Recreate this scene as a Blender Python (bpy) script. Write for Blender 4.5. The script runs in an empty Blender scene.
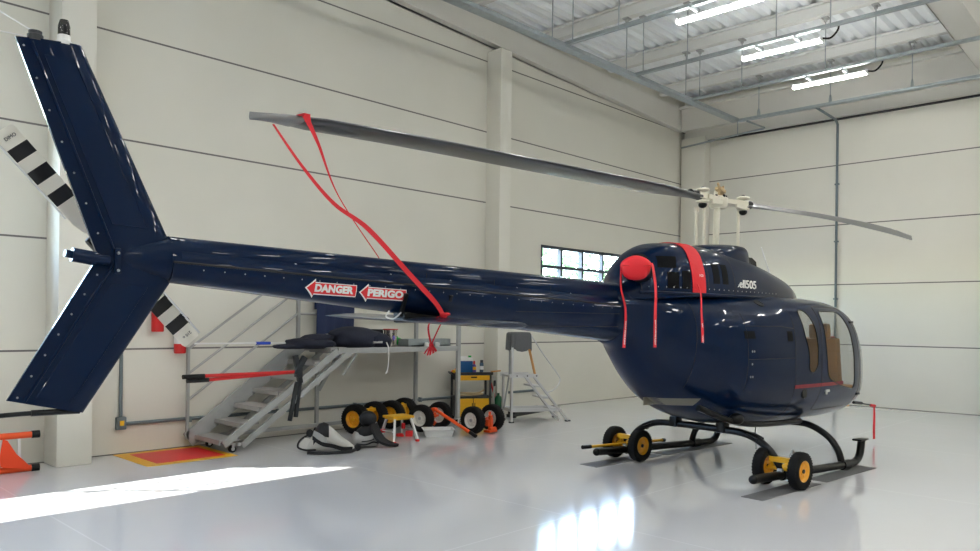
import bpy, bmesh, math, random
from mathutils import Vector, Matrix, noise
random.seed(7)
C = bpy.context.scene.collection
SC = bpy.context.scene
PI = math.pi

# ---------------------------------------------------------------- camera, world, sun, exposure
EYE = 1.63
th, roll = math.radians(43.9), 0.0124
Fv = Vector((math.cos(th), math.sin(th), 0)); Rv = Vector((math.sin(th), -math.cos(th), 0)); Uv = Vector((0, 0, 1))
cx = Rv*math.cos(roll) + Uv*math.sin(roll); cy = -Rv*math.sin(roll) + Uv*math.cos(roll); cz = -Fv
cam = bpy.data.cameras.new('camera'); camo = bpy.data.objects.new('camera', cam); C.objects.link(camo)
camo.matrix_world = Matrix(((cx.x, cy.x, cz.x, 0), (cx.y, cy.y, cz.y, 0), (cx.z, cy.z, cz.z, EYE), (0, 0, 0, 1)))
cam.sensor_width = 36; cam.lens = 764/980*36; cam.shift_y = 46.4/980; cam.clip_start = 0.05; cam.clip_end = 300
SC.camera = camo

W = bpy.data.worlds.new('sky'); SC.world = W; W.use_nodes = True
nt = W.node_tree; bg = nt.nodes['Background']
sky = nt.nodes.new('ShaderNodeTexSky'); sky.sky_type = 'NISHITA'; sky.sun_disc = False
sky.sun_elevation = math.radians(35); sky.sun_rotation = math.radians(100); sky.air_density = 1.0; sky.dust_density = 0.6
nt.links.new(sky.outputs[0], bg.inputs[0]); bg.inputs[1].default_value = 4.0

sun = bpy.data.lights.new('sun', 'SUN'); suno = bpy.data.objects.new('sun', sun); C.objects.link(suno)
sdir = Vector((0.76, -0.65, -0.906)).normalized()
suno.rotation_euler = sdir.to_track_quat('-Z', 'Y').to_euler(); sun.energy = 24.0; sun.angle = 0.012; sun.color = (1.0, 0.97, 0.92)

SC.view_settings.view_transform = 'Standard'; SC.view_settings.look = 'None'
SC.view_settings.exposure = 0.22; SC.view_settings.gamma = 1.0; SC.view_settings.use_curve_mapping = False
LAMP = 44.0       # strength of every ceiling tube

# ---------------------------------------------------------------- materials
def mat(name, col, rough=.5, metal=0.0, coat=0.0, spec=.5, emit=None, estr=0.0, bump=0.0, bscale=40, var=0.0, vscale=6, coat_rough=.03, coat_ior=1.5):
    m = bpy.data.materials.new(name); m.use_nodes = True
    n = m.node_tree; b = n.nodes['Principled BSDF']
    b.inputs['Base Color'].default_value = (*col, 1); b.inputs['Roughness'].default_value = rough
    b.inputs['Metallic'].default_value = metal; b.inputs['Coat Weight'].default_value = coat; b.inputs['Coat Roughness'].default_value = coat_rough; b.inputs['Coat IOR'].default_value = coat_ior
    b.inputs['Specular IOR Level'].default_value = spec
    if emit: b.inputs['Emission Color'].default_value = (*emit, 1); b.inputs['Emission Strength'].default_value = estr
    if bump or var:
        tc = n.nodes.new('ShaderNodeTexCoord')
    if bump:
        t = n.nodes.new('ShaderNodeTexNoise'); t.inputs['Scale'].default_value = bscale; t.inputs['Detail'].default_value = 4
        n.links.new(tc.outputs['Object'], t.inputs['Vector'])
        bp = n.nodes.new('ShaderNodeBump'); bp.inputs['Strength'].default_value = bump; bp.inputs['Distance'].default_value = .01
        n.links.new(t.outputs['Fac'], bp.inputs['Height']); n.links.new(bp.outputs[0], b.inputs['Normal'])
    if var:
        t = n.nodes.new('ShaderNodeTexNoise'); t.inputs['Scale'].default_value = vscale; t.inputs['Detail'].default_value = 3
        n.links.new(tc.outputs['Object'], t.inputs['Vector'])
        r = n.nodes.new('ShaderNodeValToRGB')
        r.color_ramp.elements[0].position = .3; r.color_ramp.elements[1].position = .7
        r.color_ramp.elements[0].color = (*[c*(1-var) for c in col], 1); r.color_ramp.elements[1].color = (*[min(1, c*(1+var)) for c in col], 1)
        n.links.new(t.outputs['Fac'], r.inputs['Fac']); n.links.new(r.outputs[0], b.inputs['Base Color'])
    return m

def panel_wall_material(name, col):
    """precast panels: a dark joint every 1.25 m of height, faint blotches, joint positions follow the wall itself"""
    m = mat(name, col, .75, var=.03, vscale=.8, bump=.05, bscale=60)
    n = m.node_tree; b = n.nodes['Principled BSDF']; base = b.inputs['Base Color'].links[0].from_socket
    g = n.nodes.new('ShaderNodeNewGeometry'); s = n.nodes.new('ShaderNodeSeparateXYZ'); n.links.new(g.outputs['Position'], s.inputs[0])
    def M(op, a, c):
        k = n.nodes.new('ShaderNodeMath'); k.operation = op
        for i, v in enumerate((a, c)):
            if isinstance(v, (int, float)): k.inputs[i].default_value = v
            else: n.links.new(v, k.inputs[i])
        return k.outputs[0]
    d = M('DIVIDE', s.outputs['Z'], 1.25); f = M('SUBTRACT', M('FRACT', M('ADD', d, .5), 0), .5)
    line = M('LESS_THAN', M('ABSOLUTE', f, 0), .0085)
    mx = n.nodes.new('ShaderNodeMix'); mx.data_type = 'RGBA'
    n.links.new(line, mx.inputs[0]); n.links.new(base, mx.inputs[6]); mx.inputs[7].default_value = (.15, .14, .13, 1)
    n.links.new(mx.outputs[2], b.inputs['Base Color'])
    return m

WALL = panel_wall_material('wall_panels', (.69, .672, .59))
COL = mat('column_paint', (.71, .692, .61), .7, var=.02, vscale=1)
BEAM = mat('beam_paint', (.63, .615, .56), .7, var=.03, vscale=1)
def floor_material():
    m = mat('epoxy_floor', (.70, .70, .705), .09, coat=.4, spec=.5, var=.015, vscale=.6, coat_rough=.09)
    n = m.node_tree; b = n.nodes['Principled BSDF']; base = b.inputs['Base Color'].links[0].from_socket
    t = n.nodes.new('ShaderNodeTexNoise'); t.inputs['Scale'].default_value = 1.3; t.inputs['Detail'].default_value = 2
    g = n.nodes.new('ShaderNodeNewGeometry'); n.links.new(g.outputs['Position'], t.inputs['Vector'])
    bp = n.nodes.new('ShaderNodeBump'); bp.inputs['Strength'].default_value = .05; bp.inputs['Distance'].default_value = .02
    n.links.new(t.outputs['Fac'], bp.inputs['Height']); n.links.new(bp.outputs[0], b.inputs['Normal']); n.links.new(bp.outputs[0], b.inputs['Coat Normal'])
    # faint saw-cut joints every 3.1 m
    s = n.nodes.new('ShaderNodeSeparateXYZ'); n.links.new(g.outputs['Position'], s.inputs[0])
    outs = []
    for ax, off in (('X', .35), ('Y', .72)):
        d = n.nodes.new('ShaderNodeMath'); d.operation = 'MULTIPLY_ADD'; n.links.new(s.outputs[ax], d.inputs[0]); d.inputs[1].default_value = 1/3.1; d.inputs[2].default_value = off
        f = n.nodes.new('ShaderNodeMath'); f.operation = 'FRACT'; n.links.new(d.outputs[0], f.inputs[0])
        l = n.nodes.new('ShaderNodeMath'); l.operation = 'LESS_THAN'; n.links.new(f.outputs[0], l.inputs[0]); l.inputs[1].default_value = .004
        outs.append(l.outputs[0])
    mxx = n.nodes.new('ShaderNodeMath'); mxx.operation = 'MAXIMUM'; n.links.new(outs[0], mxx.inputs[0]); n.links.new(outs[1], mxx.inputs[1])
    mx = n.nodes.new('ShaderNodeMix'); mx.data_type = 'RGBA'; n.links.new(mxx.outputs[0], mx.inputs[0]); n.links.new(base, mx.inputs[6]); mx.inputs[7].default_value = (.80, .80, .81, 1)
    n.links.new(mx.outputs[2], b.inputs['Base Color'])
    return m
FLOOR = floor_material()
ROOF = mat('roof_sheet', (.90, .93, .94), .5)
PURL = mat('purlin_paint', (.68, .68, .65), .6)
NAVY = mat('navy_paint', (.0008, .0092, .036), .3, coat=.65, spec=.04, coat_rough=.02, coat_ior=1.33)
NAVYP = mat('navy_panel', (.0009, .0098, .038), .3, coat=.65, spec=.04, coat_rough=.03, coat_ior=1.33)
BLACKP = mat('satin_black', (.004, .005, .006), .35, spec=.25)
GEAR = mat('gear_black', (.004, .0045, .005), .3, spec=.25)
RUBBER = mat('rubber', (.008, .008, .0085), .8, spec=.2, bump=.2, bscale=120)
SEAMM = mat('seam', (.0015, .002, .004), .6)
RIVM = mat('fastener', (.35, .37, .4), .3, metal=.8)
WHITEP = mat('white_paint', (.72, .70, .64), .4)
WHITE = mat('white_plastic', (.8, .8, .78), .45)
CREAM = mat('hub_white', (.74, .70, .58), .4)
BLADE = mat('blade_grey', (.042, .046, .05), .32, coat=.2)
TIPG = mat('blade_tip_grey', (.20, .20, .20), .45)
RED = mat('red_cover', (.72, .008, .018), .55, bump=.25, bscale=25)
REDS = mat('red_strap', (.66, .006, .018), .6)
REDP = mat('red_paint', (.55, .012, .012), .4)
SIGNRED = mat('sign_red', (.72, .012, .018), .4)
YEL = mat('yellow_paint', (.80, .42, .01), .4)
YELR = mat('rim_yellow', (.80, .36, .008), .35, coat=.3)
ORA = mat('orange_paint', (.85, .09, .012), .38)
ORAF = mat('orange_cloth', (.95, .075, .015), .65)
STEEL = mat('painted_grey_steel', (.37, .38, .37), .45, var=.05, vscale=9)
ALU = mat('aluminium', (.62, .63, .63), .34, metal=.75)
ALUS = mat('satin_aluminium', (.68, .68, .67), .45, metal=.35)
GALV = mat('galvanised', (.34, .38, .39), .42, metal=.5, var=.08, vscale=14)
COND = mat('conduit_grey', (.13, .165, .18), .5)
CHAR = mat('charcoal', (.022, .026, .030), .5)
NAVYC = mat('navy_cloth', (.010, .013, .028), .85, bump=.6, bscale=14)
BLUEC = mat('blue_sheet', (.018, .030, .085), .8, bump=.5, bscale=22)
GREYC = mat('grey_cloth', (.105, .11, .115), .9, bump=.5, bscale=30)
BAGW = mat('bag_white', (.62, .61, .57), .7, bump=.5, bscale=18)
BAGB = mat('bag_black', (.009, .010, .013), .7, bump=.4, bscale=20)
BAGG = mat('bag_grey', (.40, .40, .39), .75, bump=.4, bscale=18)
MATG = mat('floor_mat_grey', (.125, .125, .127), .7, bump=.25, bscale=90)
TAN = mat('tan_leather', (.55, .27, .075), .5)
REDI = mat('red_trim', (.22, .008, .012), .5)
INT = mat('cabin_lining', (.20, .19, .175), .7)
GREEN = mat('green_cloth', (.01, .42, .06), .7)
GREEND = mat('green_bottle', (.01, .12, .045), .35)
BLUEL = mat('blue_liquid', (.015, .09, .26), .25)
BLUEP = mat('blue_plastic', (.01, .05, .45), .4)
PURP = mat('purple_label', (.09, .05, .30), .4)
WOOD = mat('pale_wood', (.45, .33, .18), .6)
FRAME = mat('window_frame', (.014, .022, .038), .4)
LAMPW = mat('lamp_white', (.8, .8, .8), .4)
TUBE = mat('lit_tube', (.9, .9, .9), .4, emit=(1.0, .985, .95), estr=LAMP)
BAND = mat('tail_blade_white', (.72, .70, .63), .4)
VENT = mat('vent_black', (.0025, .003, .004), .7, spec=.08)
RAIL = mat('rail_steel', (.40, .40, .385), .38, metal=.55)
def glass(name, tint, refl=1.0):
    m = bpy.data.materials.new(name); m.use_nodes = True; n = m.node_tree; n.nodes.clear()
    o = n.nodes.new('ShaderNodeOutputMaterial'); mx = n.nodes.new('ShaderNodeMixShader'); t = n.nodes.new('ShaderNodeBsdfTransparent'); g = n.nodes.new('ShaderNodeBsdfGlossy')
    lw = n.nodes.new('ShaderNodeLayerWeight'); lw.inputs[0].default_value = .5; pw = n.nodes.new('ShaderNodeMath'); pw.operation = 'POWER'; pw.inputs[1].default_value = 5; n.links.new(lw.outputs['Facing'], pw.inputs[0])
    f = n.nodes.new('ShaderNodeMath'); f.operation = 'MULTIPLY_ADD'; f.inputs[1].default_value = .85; f.inputs[2].default_value = .045; n.links.new(pw.outputs[0], f.inputs[0])
    t.inputs[0].default_value = (*tint, 1); g.inputs['Roughness'].default_value = .01
    n.links.new(f.outputs[0], mx.inputs[0]); n.links.new(t.outputs[0], mx.inputs[1]); n.links.new(g.outputs[0], mx.inputs[2]); n.links.new(mx.outputs[0], o.inputs[0])
    return m
GLASS = glass('cabin_glass', (.80, .80, .78)); WGLASS = glass('window_glass', (.95, .97, .98)); SMOKE = glass('smoke_glass', (.25, .25, .25))

# ---------------------------------------------------------------- mesh builder
class MB:
    def __init__(s): s.b = bmesh.new()
    def _x(s, vs, m):
        if m is not None: bmesh.ops.transform(s.b, matrix=m, verts=vs)
        return s
    def box(s, c, d, rot=None, bev=0.0):
        r = bmesh.ops.create_cube(s.b, size=1)['verts']
        bmesh.ops.scale(s.b, vec=d, verts=r)
        if bev:
            es = list({e for v in r for e in v.link_edges})
            q = bmesh.ops.bevel(s.b, geom=es, offset=bev, segments=2, affect='EDGES', profile=.6)
            r = list({v for f in q['faces'] for v in f.verts} | {v for v in r if v.is_valid})
            # bevel leaves every vertex of this box linked together
            seen = set(r); stack = list(r)
            while stack:
                v = stack.pop()
                for e in v.link_edges:
                    o = e.other_vert(v)
                    if o not in seen: seen.add(o); stack.append(o)
            r = list(seen)
        m = Matrix.Translation(c)
        if rot is not None: m = m @ (rot if isinstance(rot, Matrix) else Matrix.Rotation(rot, 4, 'Z'))
        bmesh.ops.transform(s.b, matrix=m, verts=r); return s
    def bar(s, p, q, w, h=None, up=(0, 0, 1)):
        """rectangular bar from p to q, w across, h along up"""
        p, q = Vector(p), Vector(q); h = h or w; d = q-p; L = d.length; x = d.normalized(); u = Vector(up)
        if abs(x.dot(u)) > .97: u = Vector((0, 1, 0)) if abs(x.y) < .9 else Vector((1, 0, 0))
        y = u.cross(x).normalized(); z = x.cross(y)
        m = Matrix(((x.x, y.x, z.x), (x.y, y.y, z.y), (x.z, y.z, z.z))).to_4x4(); m.translation = (p+q)/2
        r = bmesh.ops.create_cube(s.b, size=1)['verts']; bmesh.ops.scale(s.b, vec=(L, w, h), verts=r); bmesh.ops.transform(s.b, matrix=m, verts=r); return s
    def cyl(s, p, q, r, r2=None, n=16, caps=True):
        p, q = Vector(p), Vector(q); d = q-p
        v = bmesh.ops.create_cone(s.b, cap_ends=caps, segments=n, radius1=r, radius2=r if r2 is None else r2, depth=d.length)['verts']
        m = d.to_track_quat('Z', 'Y').to_matrix().to_4x4(); m.translation = (p+q)/2
        bmesh.ops.transform(s.b, matrix=m, verts=v); return s
    def ball(s, c, r, sc=(1, 1, 1), u=16, v=10):
        vs = bmesh.ops.create_uvsphere(s.b, u_segments=u, v_segments=v, radius=r)['verts']
        bmesh.ops.scale(s.b, vec=sc, verts=vs); bmesh.ops.translate(s.b, vec=c, verts=vs); return s
    def rings(s, rings, close=True, cap0=True, cap1=True):
        vr = [[s.b.verts.new(p) for p in r] for r in rings]; n = len(vr[0])
        for a, c in zip(vr, vr[1:]):
            for i in range(n if close else n-1):
                j = (i+1) % n
                try: s.b.faces.new((a[i], a[j], c[j], c[i]))
                except ValueError: pass
        if cap0: s.b.faces.new(list(reversed(vr[0])))
        if cap1: s.b.faces.new(vr[-1])
        return s
    def tube(s, pts, r, n=10, smooth=True, caps=True):
        pts = [Vector(p) for p in pts]
        if smooth and len(pts) > 2: pts = spline(pts, 8)
        rr = r if callable(r) else (lambda t: r)
        rings = []; up = None
        for i, p in enumerate(pts):
            d = (pts[min(i+1, len(pts)-1)] - pts[max(i-1, 0)]).normalized()
            if up is None:
                up = Vector((0, 0, 1)) if abs(d.z) < .9 else Vector((1, 0, 0))
            x = d.cross(up).normalized(); up = x.cross(d).normalized()
            R = rr(i/(len(pts)-1))
            rings.append([p + x*R*math.cos(2*PI*k/n) + up*R*math.sin(2*PI*k/n) for k in range(n)])
        return s.rings(rings, True, caps, caps)
    def lathe(s, prof, c=(0, 0, 0), axis='Z', n=28):
        """prof: list of (radius, height)"""
        vs = []
        rings = []
        for r, h in prof:
            ring = []
            for k in range(n):
                a = 2*PI*k/n; u, v = r*math.cos(a), r*math.sin(a)
                p = {'Z': (u, v, h), 'Y': (u, h, v), 'X': (h, u, v)}[axis]
                ring.append(Vector(p)+Vector(c))
            rings.append(ring)
        return s.rings(rings, True, True, True)
    def prism(s, poly, a, c, axis='Y'):
        """polygon of 2D points extruded between a and c along axis"""
        def P(p, h): return {'Y': (p[0], h, p[1]), 'X': (h, p[0], p[1]), 'Z': (p[0], p[1], h)}[axis]
        return s.rings([[P(p, a) for p in poly], [P(p, c) for p in poly]], True, True, True)
    def ribbon(s, pts, w, widths=None, t=.002, sm=8):
        """thin strap with thickness: pts centre line, w a width vector or a list of them"""
        pts = spline([Vector(p) for p in pts], sm) if len(pts) > 2 and sm > 1 else [Vector(p) for p in pts]
        ws = w if isinstance(w, list) else [w]
        L = len(pts)-1; rings = []
        for i, p in enumerate(pts):
            f = i/L*(len(ws)-1); k = min(int(f), len(ws)-2) if len(ws) > 1 else 0
            wv = Vector(ws[0]) if len(ws) == 1 else Vector(ws[k]).lerp(Vector(ws[k+1]), f-k)
            d = (pts[min(i+1, L)]-pts[max(i-1, 0)]).normalized(); nn = d.cross(wv).normalized()*t/2
            rings.append([p-wv/2-nn, p+wv/2-nn, p+wv/2+nn, p-wv/2+nn])
        return s.rings(rings)
    def build(s, name, m, parent=None, smooth=True, angle=40, wn=False):
        bmesh.ops.recalc_face_normals(s.b, faces=s.b.faces)
        me = bpy.data.meshes.new(name); s.b.to_mesh(me); s.b.free()
        for k in (m if isinstance(m, (list, tuple)) else [m]): me.materials.append(k)
        if smooth:
            me.polygons.foreach_set('use_smooth', [True]*len(me.polygons))
            me.set_sharp_from_angle(angle=math.radians(angle))
        o = bpy.data.objects.new(name, me); C.objects.link(o)
        if parent: o.parent = parent
        return o

def spline(pts, k=8):
    out = []
    n = len(pts)
    for i in range(n-1):
        p0 = pts[max(i-1, 0)]; p1 = pts[i]; p2 = pts[i+1]; p3 = pts[min(i+2, n-1)]
        for j in range(k):
            t = j/k
            out.append(.5*((2*p1)+(p2-p0)*t+(2*p0-5*p1+4*p2-p3)*t*t+(3*p1-p0-3*p2+p3)*t**3))
    out.append(pts[-1].copy()); return out

def pchip(xs, ys):
    n = len(xs); h = [xs[i+1]-xs[i] for i in range(n-1)]; d = [(ys[i+1]-ys[i])/h[i] for i in range(n-1)]
    m = [d[0]]+[0]*(n-2)+[d[-1]]
    for i in range(1, n-1):
        if d[i-1]*d[i] > 0:
            w1, w2 = 2*h[i]+h[i-1], h[i]+2*h[i-1]; m[i] = (w1+w2)/(w1/d[i-1]+w2/d[i])
    def f(x):
        x = min(max(x, xs[0]), xs[-1]); i = 0
        while i < n-2 and x > xs[i+1]: i += 1
        t = (x-xs[i])/h[i]
        return (2*t**3-3*t*t+1)*ys[i]+(t**3-2*t*t+t)*h[i]*m[i]+(-2*t**3+3*t*t)*ys[i+1]+(t**3-t*t)*h[i]*m[i+1]
    return f

def empty(name, loc=(0, 0, 0), rz=0.0, rot=None):
    o = bpy.data.objects.new(name, None); C.objects.link(o); o.location = loc; o.rotation_euler = rot if rot else (0, 0, rz); o.empty_display_size = .1; return o
def tag(o, label=None, cat=None, group=None, kind=None):
    if label: o['label'] = label
    if cat: o['category'] = cat
    if group: o['group'] = group
    if kind: o['kind'] = kind
    return o
def thing(name, label, cat, loc=(0, 0, 0), rz=0.0, group=None, rot=None):
    return tag(empty(name, loc, rz, rot), label, cat, group)
def struct(o): o['kind'] = 'structure'; return o
def dup(root, loc=None, rz=None, label=None):
    r = root.copy(); C.objects.link(r)
    if loc is not None: r.location = loc
    if rz is not None: r.rotation_euler = (0, 0, rz)
    if label: r['label'] = label
    for ch in list(root.children):
        c = ch.copy(); C.objects.link(c); c.parent = r
        for g in list(ch.children):
            k = g.copy(); C.objects.link(k); k.parent = c
    return r
def text_mesh(name, body, size, m, parent, mw, depth=.0015, shear=0.0, bold=0.0, space=1.0):
    cu = bpy.data.curves.new(name, 'FONT'); cu.body = body; cu.size = size; cu.align_x = 'CENTER'; cu.align_y = 'CENTER'
    cu.extrude = depth; cu.shear = shear; cu.offset = bold; cu.space_character = space; cu.resolution_u = 4
    t = bpy.data.objects.new(name+'_curve', cu); me = bpy.data.meshes.new_from_object(t); bpy.data.objects.remove(t); bpy.data.curves.remove(cu)
    me.transform(mw); me.materials.clear(); me.materials.append(m); me.name = name
    o = bpy.data.objects.new(name, me); C.objects.link(o)
    if parent: o.parent = parent
    return o

# ---------------------------------------------------------------- the hangar
WX, WY, FX, FY = 16.56, 9.48, -16.0, -9.0        # right wall, left wall, far end, front wall
def raf_b(x): return 6.10+.05*(16.3-x)
def raf_t(x): return 6.58+.03*(16.6-x)
def pur(x): return 6.80+.028*(16.3-x)
struct(MB().box((0.3, 0, -.06), (36, 24, .12)).build('floor', FLOOR, smooth=False))
APRON = mat('apron_concrete', (.45, .44, .42), .8, var=.05, vscale=1)
struct(MB().box((0, -40, -.14), (140, 61.9, .1)).box((0, 41, -.14), (140, 62.9, .1)).build('ground', APRON, smooth=False))
for (loc, rot, sx, sy) in (((-1.4, WY+.12, 3.04), (PI/2, 0, 0), 7.0, 1.4), ((13.0, WY+.12, 2.73), (PI/2, 0, 0), 3.5, .8)):
    a = bpy.data.lights.new('daylight_opening', 'AREA'); a.shape = 'RECTANGLE'; a.size = sx; a.size_y = sy; a.energy = 1
    a.cycles.is_portal = True
    o = bpy.data.objects.new('daylight_opening', a); C.objects.link(o); o.location = loc; o.rotation_euler = rot

def wall_x(name, y0, y1, x0, x1, holes, h=8.6):
    """wall lying along x with rectangular holes (x0,x1,z0,z1), built from blocks"""
    m = MB(); xs = sorted({x0, x1, *[q for k in holes for q in k[:2]]})
    for a, b in zip(xs, xs[1:]):
        cuts = sorted([(k[2], k[3]) for k in holes if k[0] <= a and k[1] >= b]); z = 0.0
        for c0, c1 in cuts+[(h, h)]:
            if c0 > z: m.box(((a+b)/2, (y0+y1)/2, (z+c0)/2), (b-a, abs(y1-y0), c0-z))
            z = c1
    bmesh.ops.remove_doubles(m.b, verts=m.b.verts, dist=1e-4)
    return struct(m.build(name, WALL, smooth=False))
WIN = (11.235, 14.70, 2.34, 3.13)
WIN2 = (-4.9, 2.12, 2.34, 3.74)
wall_x('wall_left', WY, WY+.16, FX, WX+.16, [WIN, WIN2])
wall_x('wall_front', FY-.16, FY, FX, WX+.16, [])
struct(MB().box((WX+.08, .24, 4.3), (.16, 18.76, 8.6)).build('wall_right', WALL, smooth=False))
struct(MB().box((FX-.08, .24, 4.3), (.16, 18.8, 8.6)).build('wall_back', WALL, smooth=False))

# columns against the left wall, corner column
def column(x0, x1, y0, y1, z): return struct(MB().box(((x0+x1)/2, (y0+y1)/2, z/2), (x1-x0, y1-y0, z), bev=.012).build('column', COL))
column(2.70, 3.06, 9.05, WY, 6.75); column(9.70, 9.985, 9.14, WY, 6.42); column(-4.1, -3.7, 9.05, WY, 7.0)
column(WX-.24, WX, 8.80, 9.42, 6.05)
for y in (2.95, -3.3): column(WX-.3, WX, y-.2, y+.2, 6.05)
# rafters: tapered beams along the walls and over the hall
def rafter(y0, y1, x0=FX+.2, x1=16.3, up=0.0):
    raf_b = lambda x: 6.10+up+.05*(16.3-x)
    raf_t = lambda x: 6.58+1.4*up+.03*(16.6-x)
    m = MB(); m.rings([[(x, y0, raf_b(x)), (x, y1, raf_b(x)), (x, y1, raf_t(x)), (x, y0, raf_t(x))] for x in (x0, x1)])
    m.rings([[(x, y0-.025, raf_b(x)), (x, y0, raf_b(x)), (x, y0, raf_b(x)+.07), (x, y0-.025, raf_b(x)+.07)] for x in (x0, x1)])
    return struct(m.build('roof_beam', BEAM, smooth=False))
rafter(9.36, WY-.01, up=.11); rafter(2.78, 3.15); rafter(-3.5, -3.12)
# edge beam with its ledge over the right wall
struct(MB().box((16.36, .24, 6.475), (.38, 18.2, .55)).box((16.30, .24, 6.73), (.5, 18.2, .06)).box((16.46, .24, 6.085), (.2, 18.2, .23)).build('edge_beam', BEAM, smooth=False))
struct(MB().box((16.51, .24, 5.955), (.1, 18.2, .02)).build('ledge_shadow_1', SEAMM, smooth=False))  # near-black strip painting the shadow line below the ledge
# purlins: T sections along y
PX = [15.25-2.03*k for k in range(15)]
for k, x in enumerate(PX):
    z = pur(x)
    struct(MB().box((x, .24, z+.10), (.14, 18.2, .2)).box((x, .24, z+.19), (.26, 18.2, .04)).build('purlin', PURL, smooth=False))
# corrugated roof sheet
m = MB(); prof = []; y = FY-.1; P = .235
while y < WY+.12:
    prof += [(y, .0), (y+.04, .07), (y+.09, .07), (y+.14, .0)]; y += P
x0, x1 = FX-.05, WX+.05
v0 = [m.b.verts.new((x1, p[0], pur(x1)+.215+p[1])) for p in prof]; v1 = [m.b.verts.new((x0, p[0], pur(x0)+.215+p[1])) for p in prof]
for i in range(len(prof)-1): m.b.faces.new((v0[i], v0[i+1], v1[i+1], v1[i]))
struct(m.build('ceiling', ROOF, smooth=False))

# window of the left wall: frame of dark bars, eight panes and what is behind it
wx0, wx1, wz0, wz1 = WIN
bars = [wx0+.03, 11.88, 12.57, 13.28, 13.99, wx1-.03]
wf = MB()
for x in bars: wf.box((x, WY+.05, (wz0+wz1)/2), (.06, .09, wz1-wz0))
for z in (wz0+.03, 2.72, wz1-.03): wf.box(((wx0+wx1)/2, WY+.05, z), (wx1-wx0, .085, .055))
wo = wf.build('window_1', FRAME, smooth=False); struct(wo)
m2 = MB()
for k in range(5): m2.box((WIN2[0]+.02+k*(WIN2[1]-WIN2[0]-.04)/4, WY+.05, 3.04), (.035, .05, 1.4))
for z in (WIN2[2]+.015, 2.70, 3.27, WIN2[3]-.015): m2.box(((WIN2[0]+WIN2[1])/2, WY+.05, z), (WIN2[1]-WIN2[0], .03, .03))
w2 = struct(m2.build('window_2', FRAME, smooth=False))
for k in range(4):
    a, b = [WIN2[0]+.02+q*(WIN2[1]-WIN2[0]-.04)/4 for q in (k, k+1)]
    MB().box(((a+b)/2, WY+.06, 3.04), (b-a-.04, .006, 1.34)).build('pane', WGLASS, w2, smooth=False)
for i in range(5):
    for z0, z1 in ((wz0+.05, 2.70), (2.745, wz1-.05)):
        MB().box(((bars[i]+bars[i+1])/2, WY+.06, (z0+z1)/2), (bars[i+1]-bars[i]-.05, .006, z1-z0)).build('pane', WGLASS, wo, smooth=False)
LEAF = mat('leaves', (.16, .30, .12), .6, var=.4, vscale=3)
random.seed(3)
for k, (x, y, h) in enumerate(((17.0, 15.5, 6.2), (21.5, 17.0, 5.6))):
    t = thing('tree', ['leafy tree outside the barred window, seen through its left panes', 'leafy tree outside the barred window, seen through its right panes'][k], 'tree', (x, y, -.09), group='trees outside the window')
    MB().tube([(0, 0, 0), (.05, .03, 1.2), (-.04, 0, 2.4), (0, 0, h*.6)], lambda u: .14-.09*u).build('trunk', WOOD, t)
    c = MB()
    for i in range(1000):
        a, b_, r = random.uniform(0, 2*PI), math.acos(random.uniform(-1, 1)), random.random()**.4*2.1
        p = Vector((math.cos(a)*math.sin(b_)*r, math.sin(a)*math.sin(b_)*r, h*.6+math.cos(b_)*r*.85))
        d = Vector((random.gauss(0, 1), random.gauss(0, 1), random.gauss(0, 1))).normalized(); u = d.orthogonal().normalized()*.13; w = d.cross(u).normalized()*.08
        c.b.faces.new([c.b.verts.new(p+q) for q in (-u, w, u, -w)])
    c.build('foliage', LEAF, t, smooth=False)

# ---------------------------------------------------------------- services under the roof
TZ = 5.95
def tray(m, p, q, w=.07, h=.045):
    """perforated steel channel: a web and two lips"""
    p, q = Vector(p), Vector(q); d = (q-p).normalized(); s = Vector((-d.y, d.x, 0))*w/2
    m.bar(p, q, w, .006); m.bar(p+s+Vector((0, 0, h/2)), q+s+Vector((0, 0, h/2)), .005, h); m.bar(p-s+Vector((0, 0, h/2)), q-s+Vector((0, 0, h/2)), .005, h)
    return m
def hang(par, x, y, top, hook=False):
    m = MB().cyl((x, y, TZ), (x, y, top-.01), .010, n=6)
    if hook: m.tube([(x-.05, y, TZ+.02), (x-.05, y, TZ+.12), (x, y, TZ+.20), (x+.05, y, TZ+.12), (x+.05, y, TZ+.02)], .012, n=6)
    m.build('hanger_rod', GALV, par)
    MB().box((x, y, top-.012), (.14, .10, .024)).cyl((x, y, top-.07), (x, y, top-.02), .03, n=8).build('ceiling_bracket', STEEL, par)
TLAB = {9.42: 'galvanised cable tray carrying the ceiling lamp farthest from the right wall', 11.40: 'galvanised cable tray carrying the middle one of three ceiling lamps', 13.37: 'galvanised cable tray carrying the ceiling lamp nearest the right wall'}
for x in (9.42, 11.40, 13.37):
    t = thing('cable_tray', TLAB[x], 'cable tray', group='cable trays running along the roof')
    tray(MB(), (x, -8.6, TZ+.03), (x, 7.55, TZ+.03)).build('channel', GALV, t, smooth=False)
    px = min(PX, key=lambda q: abs(q-x))
    for y in (7.3, 6.45, 4.95, 4.15, 1.6, -1.5): hang(t, px+.0 if abs(px-x) < .09 else x-.07 if x > px else x+.07, y, pur(px))
t = thing('cable_tray', 'galvanised cable tray hung high along the right wall', 'cable tray', group='cable trays running along the roof')
tray(MB(), (15.33, -8.6, TZ), (15.33, 7.5, TZ), .12).build('channel', GALV, t, smooth=False)
for y in (7.05, 5.6, 4.15, 1.2, -1.8): hang(t, 15.33, y, pur(15.25), True)
t = thing('cable_tray', 'galvanised cable tray sloping in view beneath the roof beam of the left wall', 'cable tray', group='cable trays running along the roof')
tray(MB(), (-6.0, 7.55, TZ), (15.33, 7.55, TZ), .16, .06).build('channel', GALV, t, smooth=False)
for k in (1, 2, 3, 4, 6): hang(t, PX[k], 7.55, pur(PX[k]))
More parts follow.
